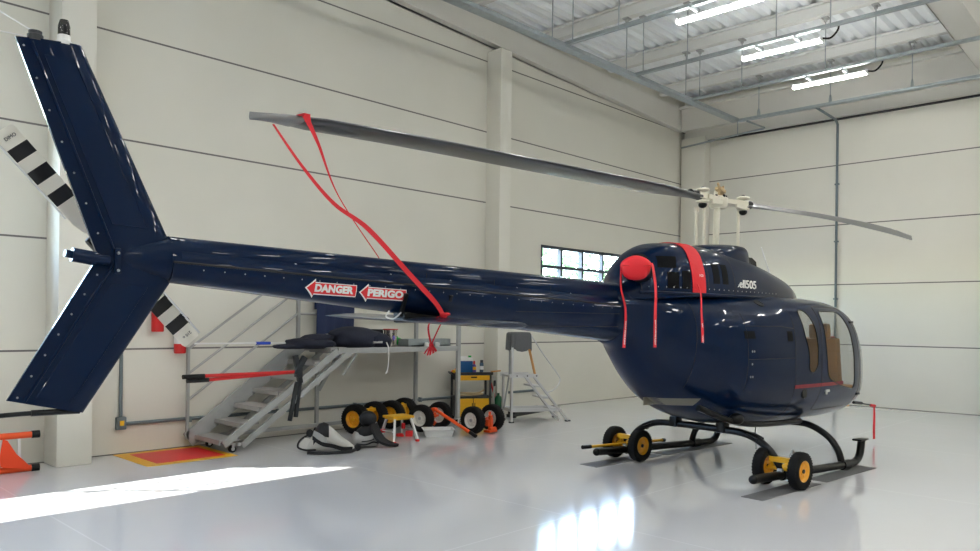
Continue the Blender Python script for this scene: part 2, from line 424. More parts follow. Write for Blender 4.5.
# rigid conduit from the right tray to the corner, and the drop on the right wall
t = thing('conduit', 'thin grey conduit elbow running from the right tray to the corner column', 'conduit')
MB().tube([(15.33, 7.3, TZ-.02), (16.05, 7.25, TZ-.03), (16.12, 7.3, TZ-.03), (16.12, 7.4, TZ-.03), (16.12, 9.3, TZ-.15)], .022, n=8, smooth=False).build('tube', GALV, t)
MB().cyl((16.12, 7.9, TZ-.09), (16.12, 7.9, TZ+.25), .014, n=8).box((16.12, 7.9, TZ+.24), (.1, .1, .02)).build('bracket', GALV, t)
t = thing('wall_conduit', 'dark vertical conduit running down the right wall', 'conduit')
MB().tube([(15.33, 5.88, TZ+.01), (16.40, 5.88, TZ-.02), (16.525, 5.88, TZ-.10), (16.53, 5.88, .06)], .026, n=10, smooth=False).build('tube', COND, t)
for z in (1.0, 2.2, 3.4, 4.6): MB().box((16.535, 5.88, z), (.05, .085, .03)).build('clip', COND, t)

# ceiling lamps: one modelled, the rest copies
lamp = thing('ceiling_lamp', 'lit ceiling tube lamp nearest the right wall', 'lamp', (13.55, 4.98, 5.885), group='tube lamps under the roof')
MB().box((0, 0, .026), (.066, 1.27, .034), bev=.012).build('housing', LAMPW, lamp)
MB().box((0, 0, -.012), (.085, 1.24, .045), bev=.02).build('lit_tube', TUBE, lamp)
for s in (-1, 1): MB().box((0, s*.62, .01), (.12, .03, .07), bev=.008).build('end_cap', LAMPW, lamp)
for s in (-1, 1): MB().box((-.09, s*.3, .075), (.25, .03, .06)).build('bracket', GALV, lamp)
MB().tube([(0, -.63, .02), (.0, -.75, .0), (-.03, -.86, .08), (-.1, -.9, .16)], .014, n=6).build('power_cable', RUBBER, lamp)
LL = {9.55: 'lit ceiling tube lamp cut by the top of the picture', 11.57: 'lit ceiling tube lamp in the middle of the three in view'}
for i, x in enumerate((13.55, 11.57, 9.55, 7.5, 5.45, 3.4, 1.35, -1.0, -4.0, -7.0)):
    for j, y in enumerate((4.98, 1.0, -2.2, -5.6)):
        if i == 0 and j == 0: continue
        dup(lamp, (x, y, 5.885), label=LL.get(x) if j == 0 and x in LL else 'lit ceiling tube lamp over the hall on this side of the helicopter')

# conduit with its socket box along the foot of the left wall, hose hook-up
t = thing('wall_conduit', 'dark conduit with a socket box low on the left wall', 'conduit')
MB().tube([(3.51, WY-.025, 2.3), (3.51, WY-.025, .44)], .022, n=8, smooth=False).tube([(3.52, WY-.025, .36), (11.1, WY-.025, .34)], .022, n=8, smooth=False).build('tube', COND, t)
MB().box((3.51, WY-.035, .37), (.11, .07, .15), bev=.01).build('socket_box', COND, t)
MB().box((3.51, WY-.073, .375), (.05, .008, .06), bev=.002).build('socket', YEL, t)
for x in (4.35, 5.6, 6.9, 8.2, 9.4): MB().box((x, WY-.03, .35), (.03, .06, .07)).build('clip', COND, t)

# red and yellow floor marking under the extinguishers
fm = thing('floor_marking', 'red floor marking with a yellow border below the fire extinguishers', 'floor marking', (3.96, 8.96, .0))
MB().box((0, 0, .0015), (1.06, 1.0, .003)).build('border', YEL, fm, smooth=False)
MB().box((0.03, 0, .003), (.82, .76, .003)).build('red_field', SIGNRED, fm, smooth=False)
# two fire extinguishers on the left wall
def extinguisher(loc, label):
    t = thing('fire_extinguisher', label, 'fire extinguisher', loc, group='extinguishers on the left wall')
    MB().lathe([(.0, 0), (.066, 0), (.072, .015), (.072, .34), (.06, .39), (.028, .42), (.024, .45), (0, .45)]).build('cylinder', REDP, t)
    if 'white label' in label: MB().lathe([(.0735, .12), (.0735, .25)], n=28).build('label', WHITE, t)
    MB().box((0, 0, .47), (.03, .05, .04)).bar((0, 0, .49), (-.13, -.02, .50), .02, .01).bar((0, 0, .47), (-.12, -.02, .45), .02, .008).build('valve_handle', BLACKP, t)
    MB().tube([(.03, 0, .46), (.10, -.01, .42), (.095, -.01, .25), (.088, -.01, .12)], .011, n=8).build('hose', RUBBER, t)
    MB().box((0, .075, .3), (.1, .012, .22)).build('wall_bracket', STEEL, t)
extinguisher((4.19, WY-.085, 1.19), 'red fire extinguisher with a white label beside the stair platform')
extinguisher((3.91, WY-.085, 1.46), 'red fire extinguisher half hidden behind the striped tail rotor')
MB()

# ---------------------------------------------------------------- the helicopter (local frame: x forward, y left, z up)
HO, HR = (8.11, 4.15, 0), math.radians(-4.6)
heli = thing('helicopter', 'dark navy helicopter parked on its skids in the hangar', 'helicopter', HO, HR)
def inpoly(x, z, poly):
    c = False; n = len(poly)
    for i in range(n):
        (x0, z0), (x1, z1) = poly[i], poly[(i+1) % n]
        if (z0 > z) != (z1 > z) and x < (x1-x0)*(z-z0)/(z1-z0)+x0: c = not c
    return c
def loft(xs, fw, fzb, fzt, fzm, nu, nl, n=96, yoff=None):
    rings = []
    for x in xs:
        w, zb, zt, zm = fw(x), fzb(x), fzt(x), fzm(x); r = []
        for k in range(n):
            a = 2*PI*k/n; c, s = math.cos(a), math.sin(a)
            e = 2/((nu(x) if callable(nu) else nu) if s >= 0 else (nl(x) if callable(nl) else nl))
            y = w*math.copysign(abs(c)**e, c); z = zm+(zt-zm if s >= 0 else zm-zb)*math.copysign(abs(s)**e, s)
            r.append((x, y+(yoff(x) if yoff else 0), z))
        rings.append(r)
    return rings
# --- cabin and belly
FS = [ # x, half width, bottom, top, widest z
 (-2.05, .235, 1.45, 1.99, 1.72), (-1.90, .255, 1.38, 1.99, 1.72), (-1.75, .31, 1.22, 1.985, 1.69), (-1.50, .41, .98, 1.98, 1.60), (-1.20, .53, .79, 1.975, 1.48),
 (-.80, .665, .645, 1.97, 1.34), (-.30, .755, .54, 1.97, 1.22), (.30, .795, .495, 1.97, 1.16), (.90, .81, .485, 1.97, 1.12), (1.40, .80, .485, 1.955, 1.10),
 (1.80, .77, .49, 1.90, 1.08), (2.10, .70, .51, 1.79, 1.05), (2.40, .59, .545, 1.60, 1.02), (2.65, .45, .60, 1.37, .98), (2.85, .29, .68, 1.17, .94), (2.97, .15, .77, 1.04, .91), (3.01, .05, .85, .95, .90)]
fx = [q[0] for q in FS]; f_ = [pchip(fx, [q[i] for q in FS]) for i in range(1, 5)]
fw, fzb, fzt, fzm = f_
xs = [-2.05+5.06*(i/130) for i in range(131)]
xs = [x for x in xs if x < 2.7]+[2.7+.31*math.sin(i/24*PI/2) for i in range(25)]
def fus_y(x, z, side=-1):
    w, zb, zt, zm = fw(x), fzb(x), fzt(x), fzm(x); n = NU(x) if z > zm else NL(x)
    h = (zt-zm) if z > zm else (zm-zb)
    return side*w*max(0, 1-min(1, abs(z-zm)/h)**n)**(1/n)
NU, NL = pchip([-2.05, -1.2, -.3, .5, 1.6, 2.3, 3.1], [2.5, 2.5, 2.9, 3.9, 3.9, 3.0, 2.4]), pchip([-2.05, -1.3, -.4, .4, 3.1], [2.1, 2.1, 2.5, 2.7, 2.7])
hull = MB().rings(loft(xs, fw, fzb, fzt, fzm, NU, NL, 112))
def arc(poly, r=.05, k=4):
    """round the corners of a polygon"""
    out = []; n = len(poly)
    for i in range(n):
        p = Vector(poly[i]); a = Vector(poly[i-1]); b = Vector(poly[(i+1) % n]); ra = min(r, (a-p).length*.45, (b-p).length*.45)
        s = p+(a-p).normalized()*ra; e = p+(b-p).normalized()*ra
        for j in range(k+1):
            t = j/k; out.append(tuple((1-t)**2*s+2*t*(1-t)*p+t*t*e))
    return out
DOOR = arc([(.785, 1.85), (1.50, 1.85), (1.74, 1.62), (1.90, 1.20), (1.93, .80), (1.84, .665), (.785, .665)], .06)
FWIN = arc([(.85, 1.80), (1.42, 1.80), (1.57, 1.60), (1.69, 1.26), (1.72, .87), (1.30, .93), (.95, 1.03), (.88, 1.44)], .09)
RWIN = arc([(.37, 1.80), (.54, 1.81), (.66, 1.64), (.70, 1.40), (.70, 1.18), (.61, 1.10), (.50, 1.13), (.50, 1.33), (.40, 1.55)], .09)
WSCR = arc([(1.80, 1.80), (1.92, 1.55), (2.04, 1.20), (2.08, .88), (2.30, .80), (3.2, .80), (3.2, 2.3), (1.95, 2.3), (1.86, 1.93)], .05)
def cut(bm, poly, side=None, xlo=None):
    n = len(poly); xa, xb = min(p[0] for p in poly)-.05, max(p[0] for p in poly)+.05; za, zb = min(p[1] for p in poly)-.05, max(p[1] for p in poly)+.05
    for i in range(n):
        p, q = Vector((poly[i][0], 0, poly[i][1])), Vector((poly[(i+1) % n][0], 0, poly[(i+1) % n][1]))
        d = q-p; L = d.length
        if L < 1e-5: continue
        nn = Vector((d.z, 0, -d.x)).normalized()
        fs = [f for f in bm.faces if xa < f.calc_center_median().x < xb and za < f.calc_center_median().z < zb]
        lim = max(.05, L)
        fs = [f for f in fs if abs((f.calc_center_median()-(p+q)/2).dot(Vector((d.x, 0, d.z))/L)) < L/2+.08]
        g = set(fs) | {e for f in fs for e in f.edges} | {v for f in fs for v in f.verts}
        bmesh.ops.bisect_plane(bm, geom=list(g), plane_co=p, plane_no=nn, dist=1e-5)
bm = hull.b; bmesh.ops.recalc_face_normals(bm, faces=bm.faces)
for poly in (DOOR, FWIN, RWIN, WSCR): cut(bm, poly)
def cls(f):
    c = f.calc_center_median(); s = 'r' if c.y < 0 else 'l'
    if inpoly(c.x, c.z, FWIN) and abs(c.y) > .3: return 'fw'+s
    if inpoly(c.x, c.z, RWIN) and abs(c.y) > .3: return 'rw'+s
    if inpoly(c.x, c.z, DOOR) and abs(c.y) > .3: return 'door'+s
    if inpoly(c.x, c.z, WSCR): return 'ws'
    return 'hull'
groups = {}
for f in bm.faces: groups.setdefault(cls(f), []).append([v.co.copy() for v in f.verts])
nrm = {}
for v in bm.verts: nrm[tuple(round(q, 5) for q in v.co)] = v.normal.copy()
def shell(name, faces, m, parent, off=0.0, thick=0.0):
    b = bmesh.new(); vd = {}
    for f in faces:
        vs = []
        for co in f:
            k = tuple(round(q, 5) for q in co)
            if k not in vd: vd[k] = b.verts.new(co+nrm[k]*off)
            if vd[k] not in vs: vs.append(vd[k])
        if len(vs) > 2:
            try: b.faces.new(vs)
            except ValueError: pass
    vn = {v.index: None for v in b.verts}
    me = bpy.data.meshes.new(name); b.to_mesh(me); b.free(); me.materials.append(m)
    me.polygons.foreach_set('use_smooth', [True]*len(me.polygons))
    nl = [nrm.get(k, Vector((0, 0, 1))) for k in vd]
    me.normals_split_custom_set_from_vertices([tuple(q) for q in nl])
    o = bpy.data.objects.new(name, me); C.objects.link(o); o.parent = parent; return o
shell('fuselage', groups['hull'], NAVY, heli)
dr = shell('cabin_door', groups['doorr'], NAVY, heli); shell('window_pane', groups['fwr'], GLASS, dr)
dl = shell('cabin_door', groups['doorl'], NAVY, heli); shell('window_pane', groups['fwl'], GLASS, dl)
shell('rear_window_pane', groups['rwr'], GLASS, heli); shell('rear_window_pane', groups['rwl'], GLASS, heli)
shell('windscreen', groups['ws'], GLASS, heli)
def on_hull(pts, off=.003, side=-1): return [Vector((x, fus_y(x, z, side)+side*off, z)) for x, z in pts]
def dense(pts, step=.04, close=False):
    out = []; n = len(pts)
    for i in range(n if close else n-1):
        a, b = Vector(pts[i]), Vector(pts[(i+1) % n]); k = max(1, int((b-a).length/step))
        out += [tuple(a.lerp(b, j/k)) for j in range(k)]
    out.append(tuple(pts[0] if close else pts[-1])); return out
sm = MB().tube(on_hull(dense(DOOR, .05, True), .0), .0042, n=6, smooth=False)
sm.build('door_seam', SEAMM, dr)
for poly in (FWIN, RWIN):
    MB().tube(on_hull(dense(poly, .05, True), .001), .007, n=6, smooth=False).build('window_seal', BLACKP, heli)
# skin seams, panels, catches on the right side
sm = MB()
for pts in ([(-.62, 1.75), (-.62, .95)], [(.20, 1.80), (.22, .62)], [(-.62, 1.62), (-.05, 1.62), (.2, 1.60)], [(-.62, 1.28), (.2, 1.28)], [(-1.25, 1.86), (-1.25, 1.0)]):
    MB().tube(on_hull(dense(pts), .0), .003, n=5, smooth=False).build('skin_seam', SEAMM, heli)
def patch(name, poly, m, off=.004, parent=heli, side=-1):
    """flat-ish plate following the hull over a polygon in the side view"""
    b = MB(); xa, xb = min(p[0] for p in poly), max(p[0] for p in poly); za, zb = min(p[1] for p in poly), max(p[1] for p in poly)
    N = 16; g = [[Vector((xa+(xb-xa)*i/N, 0, za+(zb-za)*j/N)) for j in range(N+1)] for i in range(N+1)]
    top = [[b.b.verts.new((p.x, fus_y(p.x, p.z, side)+side*off, p.z)) for p in r] for r in g]
    for i in range(N):
        for j in range(N): b.b.faces.new((top[i][j], top[i+1][j], top[i+1][j+1], top[i][j+1]))
    ed = [top[i][0] for i in range(N+1)]+[top[N][j] for j in range(1, N+1)]+[top[i][N] for i in range(N-1, -1, -1)]+[top[0][j] for j in range(N-1, 0, -1)]
    lo = [b.b.verts.new((v.co.x, v.co.y-side*(off+.004), v.co.z)) for v in ed]
    for i in range(len(ed)): b.b.faces.new((ed[i], ed[(i+1) % len(ed)], lo[(i+1) % len(ed)], lo[i]))
    return b.build(name, m, parent, angle=30)
patch('vent_square', [(-.66, 1.49), (-.50, 1.57)], VENT, .002); patch('vent_square', [(.06, 1.46), (.16, 1.57)], VENT, .002)
patch('sill_stripe', [(.22, .945), (1.36, .985)], REDI, .0025)
for x, z in ((-.56, 1.36), (-.53, 1.36), (-.56, 1.23), (-.57, 1.10), (-.54, 1.10)):
    MB().ball((x, fus_y(x, z)-.001, z), .012, (1, .4, 1), 10, 6).build('fastener', RIVM, heli)
x, z = .44, .885; MB().lathe([(0, -.012), (.05, -.012), (.06, 0), (.06, .01), (0, .01)], (x, fus_y(x, z), z), 'Y').build('fuel_cap', BLACKP, heli)
x, z = .95, .89; MB().box((x, fus_y(x, z)-.008, z), (.10, .02, .03), bev=.008).box((x-.03, fus_y(x, z)-.012, z-.025), (.03, .015, .03), bev=.004).build('door_handle', ALU, dr)
for z in (1.68, .80): x = 1.69 if z > 1 else 1.93; MB().box((x, fus_y(x, z)-.014, z), (.09, .03, .03), bev=.008).build('door_hinge', BLACKP, dr)
x, z = -.15, 1.865; e = .01; t1 = Vector((e, fus_y(x+e, z)-fus_y(x, z), 0)).normalized(); t2 = Vector((0, fus_y(x, z+e)-fus_y(x, z), e)).normalized(); nn = t1.cross(t2).normalized(); nn = nn if nn.y < 0 else -nn; t2 = nn.cross(t1); p = Vector((x, fus_y(x, z), z))
MB().rings([[p+nn*h+(t1*math.cos(a)+t2*math.sin(a))*r for a in [2*PI*k/24 for k in range(24)]] for r, h in ((.06, -.004), (.058, .004), (.048, .006), (.046, .002), (.002, .002))]).build('filler_cap', mat('cap_rim', (.02, .02, .02), .5, spec=.2), heli)
# aft belly panel, its pale tone painting the reflection of the floor
patch('belly_panel', [(-1.42, .80), (-1.02, .88)], mat('belly_reflection_tone', (.17, .16, .125), .4), .006)
# --- cabin interior
MB().box((1.0, 0, .61), (2.1, .92, .03)).build('cabin_floor', INT, heli, smooth=False)
MB().rings([[(x, p[1]*.96, 1.2+(p[2]-1.2)*.96) for p in loft([-.25], fw, fzb, fzt, fzm, NU, NL, 48)[0]] for x in (-.27, -.24)]).build('rear_bulkhead', INT, heli, smooth=False)
def seat(x, y, w):
    s = MB().box((x, y, .80), (.48, w, .16), bev=.05).box((x-.04, y, .70), (.3, w*.8, .18)).build('seat', TAN, heli)
    MB().box((x-.27, y, 1.15), (.13, w, .68), Matrix.Rotation(math.radians(-9), 4, 'Y'), bev=.05).build('backrest', TAN, s)
    MB().box((x-.34, y, 1.56), (.10, w*.55, .20), Matrix.Rotation(math.radians(-9), 4, 'Y'), bev=.04).build('headrest', TAN, s)
    MB().ribbon([(x-.24, y-.12, 1.50), (x-.16, y-.10, 1.20), (x-.05, y-.05, .91), (x+.1, y, .89)], (0, .05, 0), t=.006).ribbon([(x-.24, y+.12, 1.50), (x-.16, y+.10, 1.20), (x-.05, y+.05, .91)], (0, .05, 0), t=.006).build('harness', REDP, s)
seat(2.08, -.33, .46); seat(2.08, .33, .46); seat(.42, -.38, .44); seat(.42, .38, .44)
MB().prism([(1.34, .64), (1.40, .64), (1.40, 1.05), (1.34, 1.05)], -.52, .52, 'Y').build('seat_base_panel', REDI, heli, smooth=False)
MB().prism([(2.55, .72), (2.68, .72), (2.66, 1.02), (2.54, 1.08), (2.46, 1.05), (2.52, .93)], -.20, .20, 'Y').build('instrument_panel', BLACKP, heli)
MB().tube([(2.40, -.20, .66), (2.40, -.20, .85), (2.34, -.20, .98)], .014, n=8).build('cyclic_stick', BLACKP, heli)
# windscreen centre post
pts = [(x, 0, fzt(x)+.002) for x in [1.86+i*.05 for i in range(24)] if x < 2.95]
MB().tube(pts, .022, n=8, smooth=False).build('windscreen_post', NAVY, heli)

# --- upper cowling
CW = [(-2.20, .09, 1.88, 1.98), (-2.05, .15, 1.85, 2.00), (-1.92, .22, 1.84, 2.045), (-1.80, .285, 1.84, 2.13), (-1.68, .34, 1.85, 2.27), (-1.54, .385, 1.86, 2.385), (-1.35, .42, 1.87, 2.455), (-1.0, .445, 1.88, 2.475),
      (-.6, .45, 1.88, 2.47), (-.1, .44, 1.88, 2.42), (.4, .41, 1.88, 2.345), (.8, .36, 1.88, 2.265), (1.15, .285, 1.88, 2.185), (1.42, .19, 1.88, 2.09), (1.6, .09, 1.88, 2.0), (1.68, .03, 1.88, 1.95)]
qx = [q[0] for q in CW]; cw, czb, czt = [pchip(qx, [q[i] for q in CW]) for i in (1, 2, 3)]
xs2 = [-2.20+3.88*i/90 for i in range(91)]
CN = 2.5
MB().rings(loft(xs2, cw, czb, czt, lambda x: czb(x)+.04, CN, 2.2, 72)).build('engine_cowling', NAVY, heli, angle=60)
def cow_y(x, z):
    zm = czb(x)+.04; return -cw(x)*max(0, 1-min(1, (z-zm)/(czt(x)-zm))**CN)**(1/CN)
def cpatch(name, x0, x1, z0, z1, m, off=.004, lean=0):
    b = MB(); N = 8; P = lambda i, j: (x0+(x1-x0)*i/N+lean*j/N, z0+(z1-z0)*j/N)
    top = [[b.b.verts.new((P(i, j)[0], cow_y(*P(i, j))-off, P(i, j)[1])) for j in range(N+1)] for i in range(N+1)]
    for i in range(N):
        for j in range(N): b.b.faces.new((top[i][j], top[i+1][j], top[i+1][j+1], top[i][j+1]))
    ed = [top[i][0] for i in range(N+1)]+[top[N][j] for j in range(1, N+1)]+[top[i][N] for i in range(N-1, -1, -1)]+[top[0][j] for j in range(N-1, 0, -1)]
    lo = [b.b.verts.new((v.co.x, v.co.y+off+.006, v.co.z)) for v in ed]
    for i in range(len(ed)): b.b.faces.new((ed[i], ed[(i+1) % len(ed)], lo[(i+1) % len(ed)], lo[i]))
    return b.build(name, m, heli, angle=30)
cpatch('vent_grille', -1.62, -1.42, 2.18, 2.30, VENT, .003, .05); cpatch('vent_grille', -1.56, -1.42, 1.98, 2.14, VENT, .003, .02); cpatch('vent_grille', -1.37, -1.25, 1.98, 2.16, VENT, .003, .02)
cpatch('vent_grille', -.86, -.74, 2.05, 2.26, VENT, .003, .02); cpatch('vent_grille', -.69, -.58, 2.05, 2.26, VENT, .003, .02)
sm = MB()
def on_cow(pts, off=0.): return [Vector((x, cow_y(x, z)-off, z)) for x, z in pts]
sm.tube(on_cow(dense([(-1.82, 1.92), (-1.80, 2.14), (-1.70, 2.20)])), .004, n=5, smooth=False).tube(on_cow(dense([(-.95, 1.93), (-.93, 2.40)])), .003, n=5, smooth=False).tube(on_cow(dense([(-.45, 1.93), (-.45, 2.38)])), .003, n=5, smooth=False)
sm.build('cowling_seam', SEAMM, heli)
# raised edge strip where the cowling meets the roof
MB().tube([(x, -cw(x)-.012, 1.935) for x in [-1.85+i*.12 for i in range(20)]], .012, n=8).build('cowling_rail', NAVYP, heli)
for k in range(26):     # fasteners along the cowling and the shoulder
    x = -1.75+k*.09
    MB().ball((x, cow_y(x, 1.99)-.001, 1.99), .0065, (1, .5, 1), 8, 5).build('fastener', RIVM, heli)
# exhaust stub under the red cover
MB().cyl((-1.68, -.16, 2.13), (-1.98, -.34, 2.165), .115, .125, 28).build('exhaust_stack', BLACKP, heli)
# mast fairing block with its dark front inlet
MF = [(-.78, .08, 2.40), (-.68, .20, 2.465), (-.50, .27, 2.50), (-.25, .29, 2.52), (0, .28, 2.53), (.16, .25, 2.53), (.25, .19, 2.51), (.29, .10, 2.46)]
mx_ = [q[0] for q in MF]; mw, mz = [pchip(mx_, [q[i] for q in MF]) for i in (1, 2)]
MB().rings(loft([-.78+1.07*i/40 for i in range(41)], mw, lambda x: 2.12, mz, lambda x: 2.22, 4.5, 2, 56)).build('mast_fairing', NAVY, heli, angle=50)
MB().prism([(.18, 2.26), (.40, 2.26), (.37, 2.36), (.28, 2.40), (.18, 2.40)], -.22, .22, 'Y').build('air_inlet', BLACKP, heli, angle=20)
text_mesh('cowling_lettering', 'Bell505', .128, WHITE, heli, Matrix.Translation((-.25, cow_y(-.25, 2.07)-.012, 2.065)) @ Matrix.Rotation(math.radians(1.5), 4, 'Y') @ Matrix.Rotation(math.radians(-6), 4, 'Z') @ Matrix.Rotation(math.radians(78), 4, 'X'), .003, .22, .0008, .98)
MB().tube([(1.16, 0, 2.17), (1.0, 0, 2.40), (.88, 0, 2.58)], lambda u: .012-.006*u, n=8).build('whip_antenna', WHITE, heli)

# --- tail boom: cone, drive shaft cover, decals
def L(a, b): return lambda x: a+(b-a)*((x+2.0)/-4.15)
bx = [-1.95-4.2*i/40 for i in range(41)]
bw, bzb, bzt = L(.232, .125), L(1.455, 1.845), L(1.93, 2.07)
MB().rings(loft(bx, bw, bzb, bzt, lambda x: (bzb(x)+bzt(x))/2, 2.25, 2.25, 48)).build('tail_boom', NAVY, heli, angle=60)
def boom_y(x, z):
    zm = (bzb(x)+bzt(x))/2; h = (bzt(x)-bzb(x))/2; return -bw(x)*max(0, 1-min(1, abs(z-zm)/h)**2.25)**(1/2.25)
tz0, tz1, tw = L(1.80, 1.965), L(2.025, 2.125), L(.168, .098)
MB().rings(loft(bx, tw, lambda x: tz0(x)-.05, tz1, lambda x: tz0(x), 3.4, 2, 40)).build('drive_shaft_cover', NAVY, heli, angle=60)
sm = MB().tube([(x, boom_y(x, tz0(x))-.0, tz0(x)) for x in bx[1:]], .008, n=6, smooth=False)
for x in (-4.28, -2.95, -3.6):
    sm.tube([(x, -tw(x)-.001, tz0(x)+(tz1(x)-tz0(x))*t) for t in (.05, .3, .55)], .003, n=5, smooth=False)
for z in (1.60, 1.72): sm.tube([(x, boom_y(x, z)-.0, z) for x in [-2.1-i*.1 for i in range(14)]], .0025, n=5, smooth=False)
sm.build('boom_seam', SEAMM, heli)
for k in range(30):
    x = -2.2-k*.13
    MB().ball((x, boom_y(x, tz0(x)-.035)-.001, tz0(x)-.035), .0045, (1, .5, 1), 8, 5).build('fastener', RIVM, heli)
for k, x in enumerate((-5.35, -4.6, -4.05, -3.35, -2.7)):
    MB().ball((x, -tw(x)-.001, tz0(x)+.06), .011, (1, .5, 1), 8, 5).build('fastener', RIVM, heli)
def arrow(name, x0, x1, zc0, body, size):
    """red arrow decal pointing aft with white rim and lettering, wrapped on the boom's right flank"""
    h, hh, hl = .042, .064, .075; slope = -.012
    def P(x, z): zz = zc0+slope*(x-x0)/.4+z; return x, zz
    pg = [(x0, 0), (x0+hl, hh), (x0+hl, h), (x1, h), (x1, -h), (x0+hl, -h), (x0+hl, -hh)]
    def surf(pg, off):
        b = MB(); bb = b.b; f = bb.faces.new([bb.verts.new((x, 0, z)) for x, z in pg])
        for zz in (-.045, -.03, -.015, 0, .015, .03, .045):
            bmesh.ops.bisect_plane(bb, geom=bb.verts[:]+bb.edges[:]+bb.faces[:], plane_co=(0, 0, zz), plane_no=(0, 0, 1))
        bmesh.ops.triangulate(bb, faces=bb.faces[:])
        for v in bb.verts:
            X, Z = P(v.co.x, v.co.z); v.co = Vector((X, boom_y(X, Z)-off, Z))
        return b
    r = surf(pg, .003).build(name, WHITE, heli, angle=60)
    e = .0065
    pg2 = [(x0+e*1.8, 0), (x0+hl-e*.6, hh-e*2.2), (x0+hl-e*.6, h-e), (x1-e, h-e), (x1-e, -h+e), (x0+hl-e*.6, -h+e), (x0+hl-e*.6, -hh+e*2.2)]
    surf(pg2, .0055).build('red_field', SIGNRED, r, angle=60)
    xm = (x0+hl+x1)/2-.022
    t = text_mesh('lettering', body, size, WHITE, r, Matrix.Rotation(PI/2, 4, 'X'), .0, 0, .0036, 1.02)
    wd = max(v.co.x for v in t.data.vertices)-min(v.co.x for v in t.data.vertices)
    sc = (x1-x0-hl*.9-.03)/wd
    for v in t.data.vertices:
        X, Z = P(xm+v.co.x*sc, v.co.z); v.co = Vector((X, boom_y(X, Z)-.012, Z))
arrow('danger_decal', -5.295, -4.905, 1.845, 'DANGER', .066)
arrow('danger_decal', -4.885, -4.49, 1.828, 'PERIGO', .066)
# --- tail fin: upper and lower swept surfaces, airfoil section
def fin(name, st):
    rings = []
    prof = [(0, 0), (.015, .32), (.05, .62), (.12, .9), (.22, 1), (.5, 1), (.72, .95), (.82, .62), (1, .28)]
    for (xl, zl, xt, zt_, th_) in st:
        r = []
        for c, h in prof: r.append((xl+(xt-xl)*c, -th_*h, zl+(zt_-zl)*c))
        for c, h in reversed(prof[1:]): r.append((xl+(xt-xl)*c, th_*h, zl+(zt_-zl)*c))
        rings.append(r)
    return MB().rings(rings).build(name, NAVY, heli, angle=25)
def lerp(a, b, t): return tuple(p+(q-p)*t for p, q in zip(a, b))
up0, up1 = (-6.065, 1.945, -6.535, 1.975, .055), (-6.63, 3.16, -6.955, 3.135, .036)
lo0, lo1 = (-6.065, 1.945, -6.535, 1.975, .055), (-6.60, 1.085, -6.975, 1.175, .036)
fin('tail_fin', [lerp(up0, up1, t) for t in (0, .3, .6, .9, .985, 1)])
fin('tail_fin', [lerp(lo0, lo1, t) for t in (0, .3, .6, .9, .985, 1)])
def finp(a, b, c, t): # chord fraction c, span t -> point on the right skin
    s = lerp(a, b, t); return Vector((s[0]+(s[2]-s[0])*c, -s[4], s[1]+(s[3]-s[1])*c))
for a, b, t0, t1 in ((up0, up1, .17, .93), (lo0, lo1, .17, .95)):
    o_ = Vector((0, -.003, 0)); q = [finp(a, b, c, t)+o_ for c, t in ((.26, t0), (.26, t1), (.70, t1), (.70, t0))]
    q2 = [p+Vector((0, .006, 0)) for p in q]
    MB().rings([q2, q]).build('fin_panel', NAVYP, heli, smooth=False)
    MB().tube(q+[q[0]], .0035, n=5, smooth=False).build('panel_edge', NAVYP, heli)
    e0, e1 = finp(a, b, .80, .04), finp(a, b, .80, .985)
    MB().tube([Vector((e0.x, -.045, e0.z)), Vector((e1.x, -.031, e1.z))], .008, n=8, smooth=False).build('trailing_strip', NAVYP, heli)
    d0, d1 = finp(a, b, .80, .12), finp(a, b, .80, .96)
    for k in range(7):
        p = d0.lerp(d1, k/6); MB().ball((p.x-.045, p.y*.42-.004, p.z), .006, (1, .5, 1), 8, 5).build('fastener', RIVM, heli)
# root plates, gearbox output, tail skid, lights
for c in (.80, .22):
    p = finp(up0, up1, c, .0)
    MB().box((p.x+.0, -.060, 1.955), (.040, .02, .15), bev=.012).build('root_plate', NAVYP, heli)
    MB().ball((p.x, -.072, 2.0), .009, u=8, v=5).ball((p.x, -.072, 1.90), .009, u=8, v=5).build('bolt', RIVM, heli)
MB().cyl((-6.49, -.06, 1.955), (-6.56, -.065, 1.96), .028, n=16).cyl((-6.56, -.065, 1.96), (-6.685, -.075, 1.975), .040, n=16).cyl((-6.685, -.075, 1.975), (-6.72, -.08, 1.98), .022, n=12).build('tail_light', NAVYP, heli)
MB().rings(loft([-6.10+(-.32)*i/12 for i in range(13)], lambda x: .124-.075*(-6.10-x)/.32, lambda x: 1.842+.06*(-6.10-x)/.32, lambda x: 2.124-.08*(-6.10-x)/.32, lambda x: 1.98, 2.6, 2.2, 40)).build('tail_fairing', NAVY, heli, angle=60)
MB().tube([(-6.62, -.01, 1.098), (-6.9, -.01, 1.10), (-7.5, -.01, 1.08)], .013, n=8, smooth=False).cyl((-6.62, -.01, 1.098), (-6.86, -.01, 1.10), .017, n=8).build('tail_skid', BLACKP, heli)
MB().lathe([(0, 0), (.042, 0), (.042, .018), (.034, .026), (.034, .05), (.03, .055), (0, .055)], (-6.72, 0, 3.145)).build('beacon_base', WHITE, heli)
MB().lathe([(.031, 0), (.031, .05), (.022, .085), (0, .088)], (-6.72, 0, 3.20)).build('beacon_lens', SMOKE, heli)
MB().lathe([(.018, 0), (.018, .04), (.010, .06), (0, .062)], (-6.72, 0, 3.201)).build('beacon_lamp', CHAR, heli)
MB().lathe([(0, 0), (.040, 0), (.040, .03), (.034, .036), (.034, .052), (0, .054)], (-6.86, 0, 3.135)).build('antenna_base', CHAR, heli)
MB().tube([(-6.87, 0, 3.185), (-7.02, 0, 3.25), (-7.6, 0, 3.52)], .004, n=6, smooth=False).tube([(-6.89, 0, 3.15), (-7.1, 0, 3.145), (-7.7, 0, 3.10)], .004, n=6, smooth=False).build('wire_antenna', WHITE, heli)
